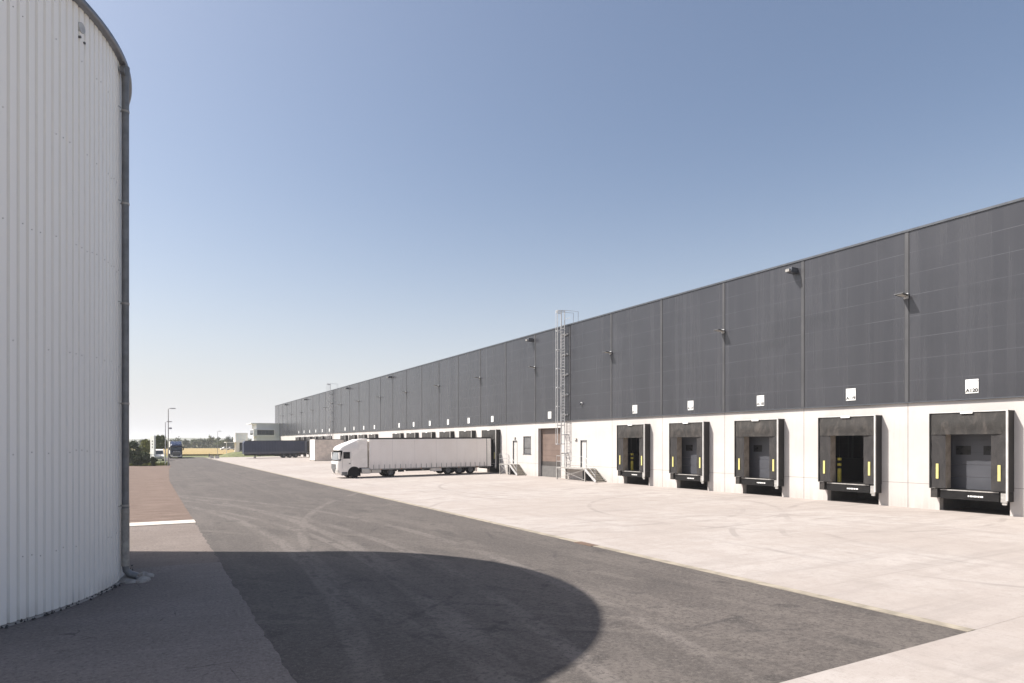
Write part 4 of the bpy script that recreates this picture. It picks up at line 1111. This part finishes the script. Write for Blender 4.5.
# ------------------------------------------------------------------ vegetation
def tree(name, label, cat, x, y_, h, w_, mat, seed, trunk=.2, n=2600, leaf=.28, group=None, kind='round'):
    rnd = random.Random(seed)
    r = thing(name, label, cat, (x, y_, -.05), group=group)
    tk = MB(); z0 = h * trunk
    if trunk > 0:
        tk.tube([(0, 0, 0), (rnd.uniform(-.1, .1), 0, z0), (rnd.uniform(-.3, .3), rnd.uniform(-.2, .2), h * .7)], [h * .03, h * .022, h * .006], 8)
    nb = 7
    for i in range(nb):
        a = rnd.uniform(0, 6.28); zz = h * (trunk * .8 + .4 * rnd.random()); L = w_ * .38 * rnd.uniform(.7, 1.1)
        tk.tube([(0, 0, zz), (math.cos(a) * L * .5, math.sin(a) * L * .5, zz + h * .1), (math.cos(a) * L, math.sin(a) * L, zz + h * .2)], [h * .012, h * .008, h * .003], 6)
    tk.build('trunk', 'bark', r)
    cl_ = []
    for i in range(26):
        u = rnd.uniform(-1, 1); a = rnd.uniform(0, 6.28); q = math.sqrt(1 - u * u); rad = rnd.uniform(.35, .85)
        zc = z0 + (h - z0) * (.5 + .5 * u * rad)
        prof = 1 - .35 * max(0, u) if kind == 'round' else 1.0
        cl_.append((Vector((math.cos(a) * q * rad * w_ * .5 * prof, math.sin(a) * q * rad * w_ * .5 * prof, zc)), rnd.uniform(.13, .24) * w_))
    m = MB(); vs = []; fs = []
    for i in range(n):
        c_, rr = rnd.choice(cl_)
        d = Vector((rnd.gauss(0, 1), rnd.gauss(0, 1), rnd.gauss(0, .8))).normalized() * rr * rnd.random() ** .45
        p_ = c_ + d
        if p_.z < .05: p_.z = rnd.uniform(.05, .4)
        u_ = Vector((rnd.gauss(0, 1), rnd.gauss(0, 1), rnd.gauss(0, 1))).normalized(); v_ = u_.orthogonal().normalized() * leaf * rnd.uniform(.5, 1.1) * .5; u_ = u_.cross(v_).normalized() * leaf * rnd.uniform(.35, .8) * .5
        o = len(vs); vs += [p_ - u_, p_ + v_, p_ + u_, p_ - v_]; fs.append((o, o + 1, o + 2, o + 3))
    m.add(vs, fs); m.build('crown', mat, r, fix=False)
    return r
def shrub_px(pxc, pyb, hpx, wpx, mat, seed, label, trunk=.05, name='bush', cat='bush', dz=0, n=4200):
    q = gnd(pxc, pyb); d = F * EYE / (pyb - HZ)
    tree(name, label, cat, q.x, q.y, hpx * d / F, wpx * d / F, mat, seed, trunk, n, .34 * d / 120, group='bushes and trees at the left of the road')
shrub_px(132, 463, 25, 19, 'leafdark', 1, 'tall dark bush right behind the silo downpipe', .08)
shrub_px(146, 460.5, 22, 13, 'leafyell', 2, 'yellow-green tree between the tall dark bush and the white pylon', .2, 'tree', 'tree')
shrub_px(159.5, 459, 26, 14, 'leafmid', 3, 'green tree rising behind the white van and lamp posts', .25, 'tree', 'tree')
shrub_px(137.5, 466, 14, 14, 'leafdark', 4, 'low dark bush in front of the yellow-green tree, beside the silo', .0)
shrub_px(129.5, 465, 15, 10, 'leafdark', 5, 'low dark bush touching the silo downpipe outline', .0)
shrub_px(147, 465, 14, 10, 'leafdark', 6, 'low dark bush in the middle of the three by the gravel', .0)
shrub_px(153.5, 466, 10, 7, 'leafdark', 12, 'smallest dark bush beside the mesh gate', .0, n=1600)
shrub_px(141, 461.5, 13, 10, 'leafmid', 14, 'mid green bush between the dark bushes', .0)
lay = [(186, 9, 9, 'leafdark'), (178, 10, 10, 'leafdark'), (194, 11, 9, 'leafmid'), (199.5, 9.5, 8, 'leafdark'), (205, 10.5, 10, 'leafdark'), (211, 13, 7, 'leafmid'), (217, 11, 8, 'leafmid'), (223, 9, 10, 'leafmid'),
       (229, 11.5, 10, 'leafdark'), (235, 11.5, 11, 'leafdark'), (242, 10, 12, 'leafdark'), (172, 9, 10, 'leafdark'), (163, 9, 11, 'leafmid'), (153, 8.5, 12, 'leafdark'), (143, 9, 11, 'leafdark'), (250, 9, 12, 'leafdark')]
for i, (px, hp, wp, mt) in enumerate(sorted(lay)):
    d = 430 + 25 * math.sin(i * 2.1); q = at(px, HZ, d)
    tree('tree', '%s tree from the left in the distant row behind the golden field' % ORD[i], 'tree', q.x, q.y, hp * d / F * 1.05, wp * d / F * 1.15, mt, 30 + i, .12, 1100, .85, group='distant trees behind the golden field')
hd = MB(); rnd = random.Random(9); vs = []; fs = []
for i in range(9000):
    t = rnd.random(); px = 120 + 150 * t; d = 470 + rnd.uniform(-8, 8); q = at(px, HZ, d); hh = (1.9 + .9 * math.sin(px * .5) + .6 * math.sin(px * 1.3)) * rnd.random() ** .7
    p_ = Vector((q.x, q.y, hh)); u_ = Vector((rnd.gauss(0, 1), rnd.gauss(0, 1), rnd.gauss(0, 1))).normalized(); v_ = u_.orthogonal().normalized() * .5; u_ = u_.cross(v_).normalized() * .4
    o = len(vs); vs += [p_ - u_, p_ + v_, p_ + u_, p_ - v_]; fs.append((o, o + 1, o + 2, o + 3))
hd.add(vs, fs); struct(hd, 'undergrowth', 'leafdark', 'stuff', fix=False)
# grass tufts at the edge of the verge
gt_ = MB(); rnd = random.Random(21)
for i in range(2600):
    x = rnd.uniform(-9, 4.0); y_ = 118 + abs(rnd.gauss(0, 5)); hh = rnd.uniform(.15, .5); a = rnd.uniform(0, 3.14); dx, dy = math.cos(a) * .09, math.sin(a) * .09
    if y_ > 140: continue
    gt_.add([(x - dx, y_ - dy, -.02), (x + dx, y_ + dy, -.02), (x + rnd.uniform(-.1, .1), y_, hh)], [(0, 1, 2)])
struct(gt_, 'tall_grass', 'leafyell', 'stuff', fix=False)

# ------------------------------------------------------------------ haze
HAZE = 0.00026
if HAZE:
    hb = MB(); hb.box(-2500, 2500, -2500, 2500, -1.5, 24); ho = hb.build('haze', 'white'); ho['kind'] = 'stuff'
    vm = bpy.data.materials.new('haze_air'); vm.use_nodes = True; vn_ = vm.node_tree; vn_.nodes.clear()
    oo = vn_.nodes.new('ShaderNodeOutputMaterial'); pv = vn_.nodes.new('ShaderNodeVolumePrincipled')
    pv.inputs['Color'].default_value = (.93, .95, 1, 1); pv.inputs['Density'].default_value = HAZE; pv.inputs['Anisotropy'].default_value = .2
    vn_.links.new(pv.outputs[0], oo.inputs['Volume']); ho.data.materials.clear(); ho.data.materials.append(vm)

# ------------------------------------------------------------------ light
SUN = Vector((-.861, .509)); EL = 49.65
az = math.degrees(math.atan2(SUN.x, SUN.y))     # from +Y towards +X
w = bpy.data.worlds.new('World'); S.world = w; w.use_nodes = True
nt = w.node_tree; bg = nt.nodes['Background']; sky = nt.nodes.new('ShaderNodeTexSky'); sky.sky_type = 'NISHITA'; sky.sun_disc = False
sky.sun_elevation = R(EL); sky.sun_rotation = R(az); sky.altitude = 200; sky.air_density = 1.0; sky.dust_density = 3.6; sky.ozone_density = 1.4
EXPO, STR = .74, .094
hs = nt.nodes.new('ShaderNodeHueSaturation'); hs.inputs['Saturation'].default_value = .92; nt.links.new(sky.outputs[0], hs.inputs['Color'])
geo = nt.nodes.new('ShaderNodeNewGeometry'); sx = nt.nodes.new('ShaderNodeSeparateXYZ'); nt.links.new(geo.outputs['Incoming'], sx.inputs[0])
def wm(op, a, b, clamp=False):
    n = nt.nodes.new('ShaderNodeMath'); n.operation = op; n.use_clamp = clamp
    for i, v in enumerate((a, b)):
        if isinstance(v, (int, float)): n.inputs[i].default_value = v
        else: nt.links.new(v, n.inputs[i])
    return n.outputs[0]
elev = wm('ABSOLUTE', sx.outputs[2], 0)
fog = wm('POWER', wm('SUBTRACT', 1, wm('DIVIDE', elev, .5), True), 3.0)     # milky air low over the horizon
mx = nt.nodes.new('ShaderNodeMix'); mx.data_type = 'RGBA'; nt.links.new(fog, mx.inputs[0]); nt.links.new(hs.outputs[0], mx.inputs[6])
hv = .955 / (2 ** EXPO * STR); mx.inputs[7].default_value = (hv * .985, hv * .985, hv * 1.02, 1)
nt.links.new(mx.outputs[2], bg.inputs[0]); bg.inputs[1].default_value = STR
sl = bpy.data.lights.new('sun', 'SUN'); sl.energy = 5.0; sl.angle = R(.55); sl.color = (1, .95, .89)
so = bpy.data.objects.new('sun', sl); COL.objects.link(so)
dirv = Vector((-SUN.x * math.cos(R(EL)), -SUN.y * math.cos(R(EL)), -math.sin(R(EL))))
so.rotation_euler = dirv.to_track_quat('-Z', 'Y').to_euler(); so.location = (-30, 40, 60)

# ------------------------------------------------------------------ camera
cd = bpy.data.cameras.new('camera'); co = bpy.data.objects.new('camera', cd); COL.objects.link(co)
co.location = (0, 0, EYE); co.rotation_euler = (R(90), 0, -TH)
cd.sensor_width = 36; cd.lens = F / 1024 * 36; cd.shift_y = (HZ - 341.5) / 1024; cd.clip_start = .1; cd.clip_end = 8000
S.camera = co
S.render.resolution_x, S.render.resolution_y = 1024, 683
S.view_settings.view_transform = 'Standard'; S.view_settings.look = 'None'; S.view_settings.gamma = 1; S.view_settings.exposure = EXPO
try: S.view_settings.use_curve_mapping = False
except Exception: pass
S.cycles.use_denoising = True; S.cycles.max_bounces = 8; S.cycles.diffuse_bounces = 4; S.cycles.glossy_bounces = 3; S.cycles.volume_bounces = 1
S.cycles.use_adaptive_sampling = True; S.cycles.adaptive_threshold = .01
S.cycles.caustics_reflective = False; S.cycles.caustics_refractive = False
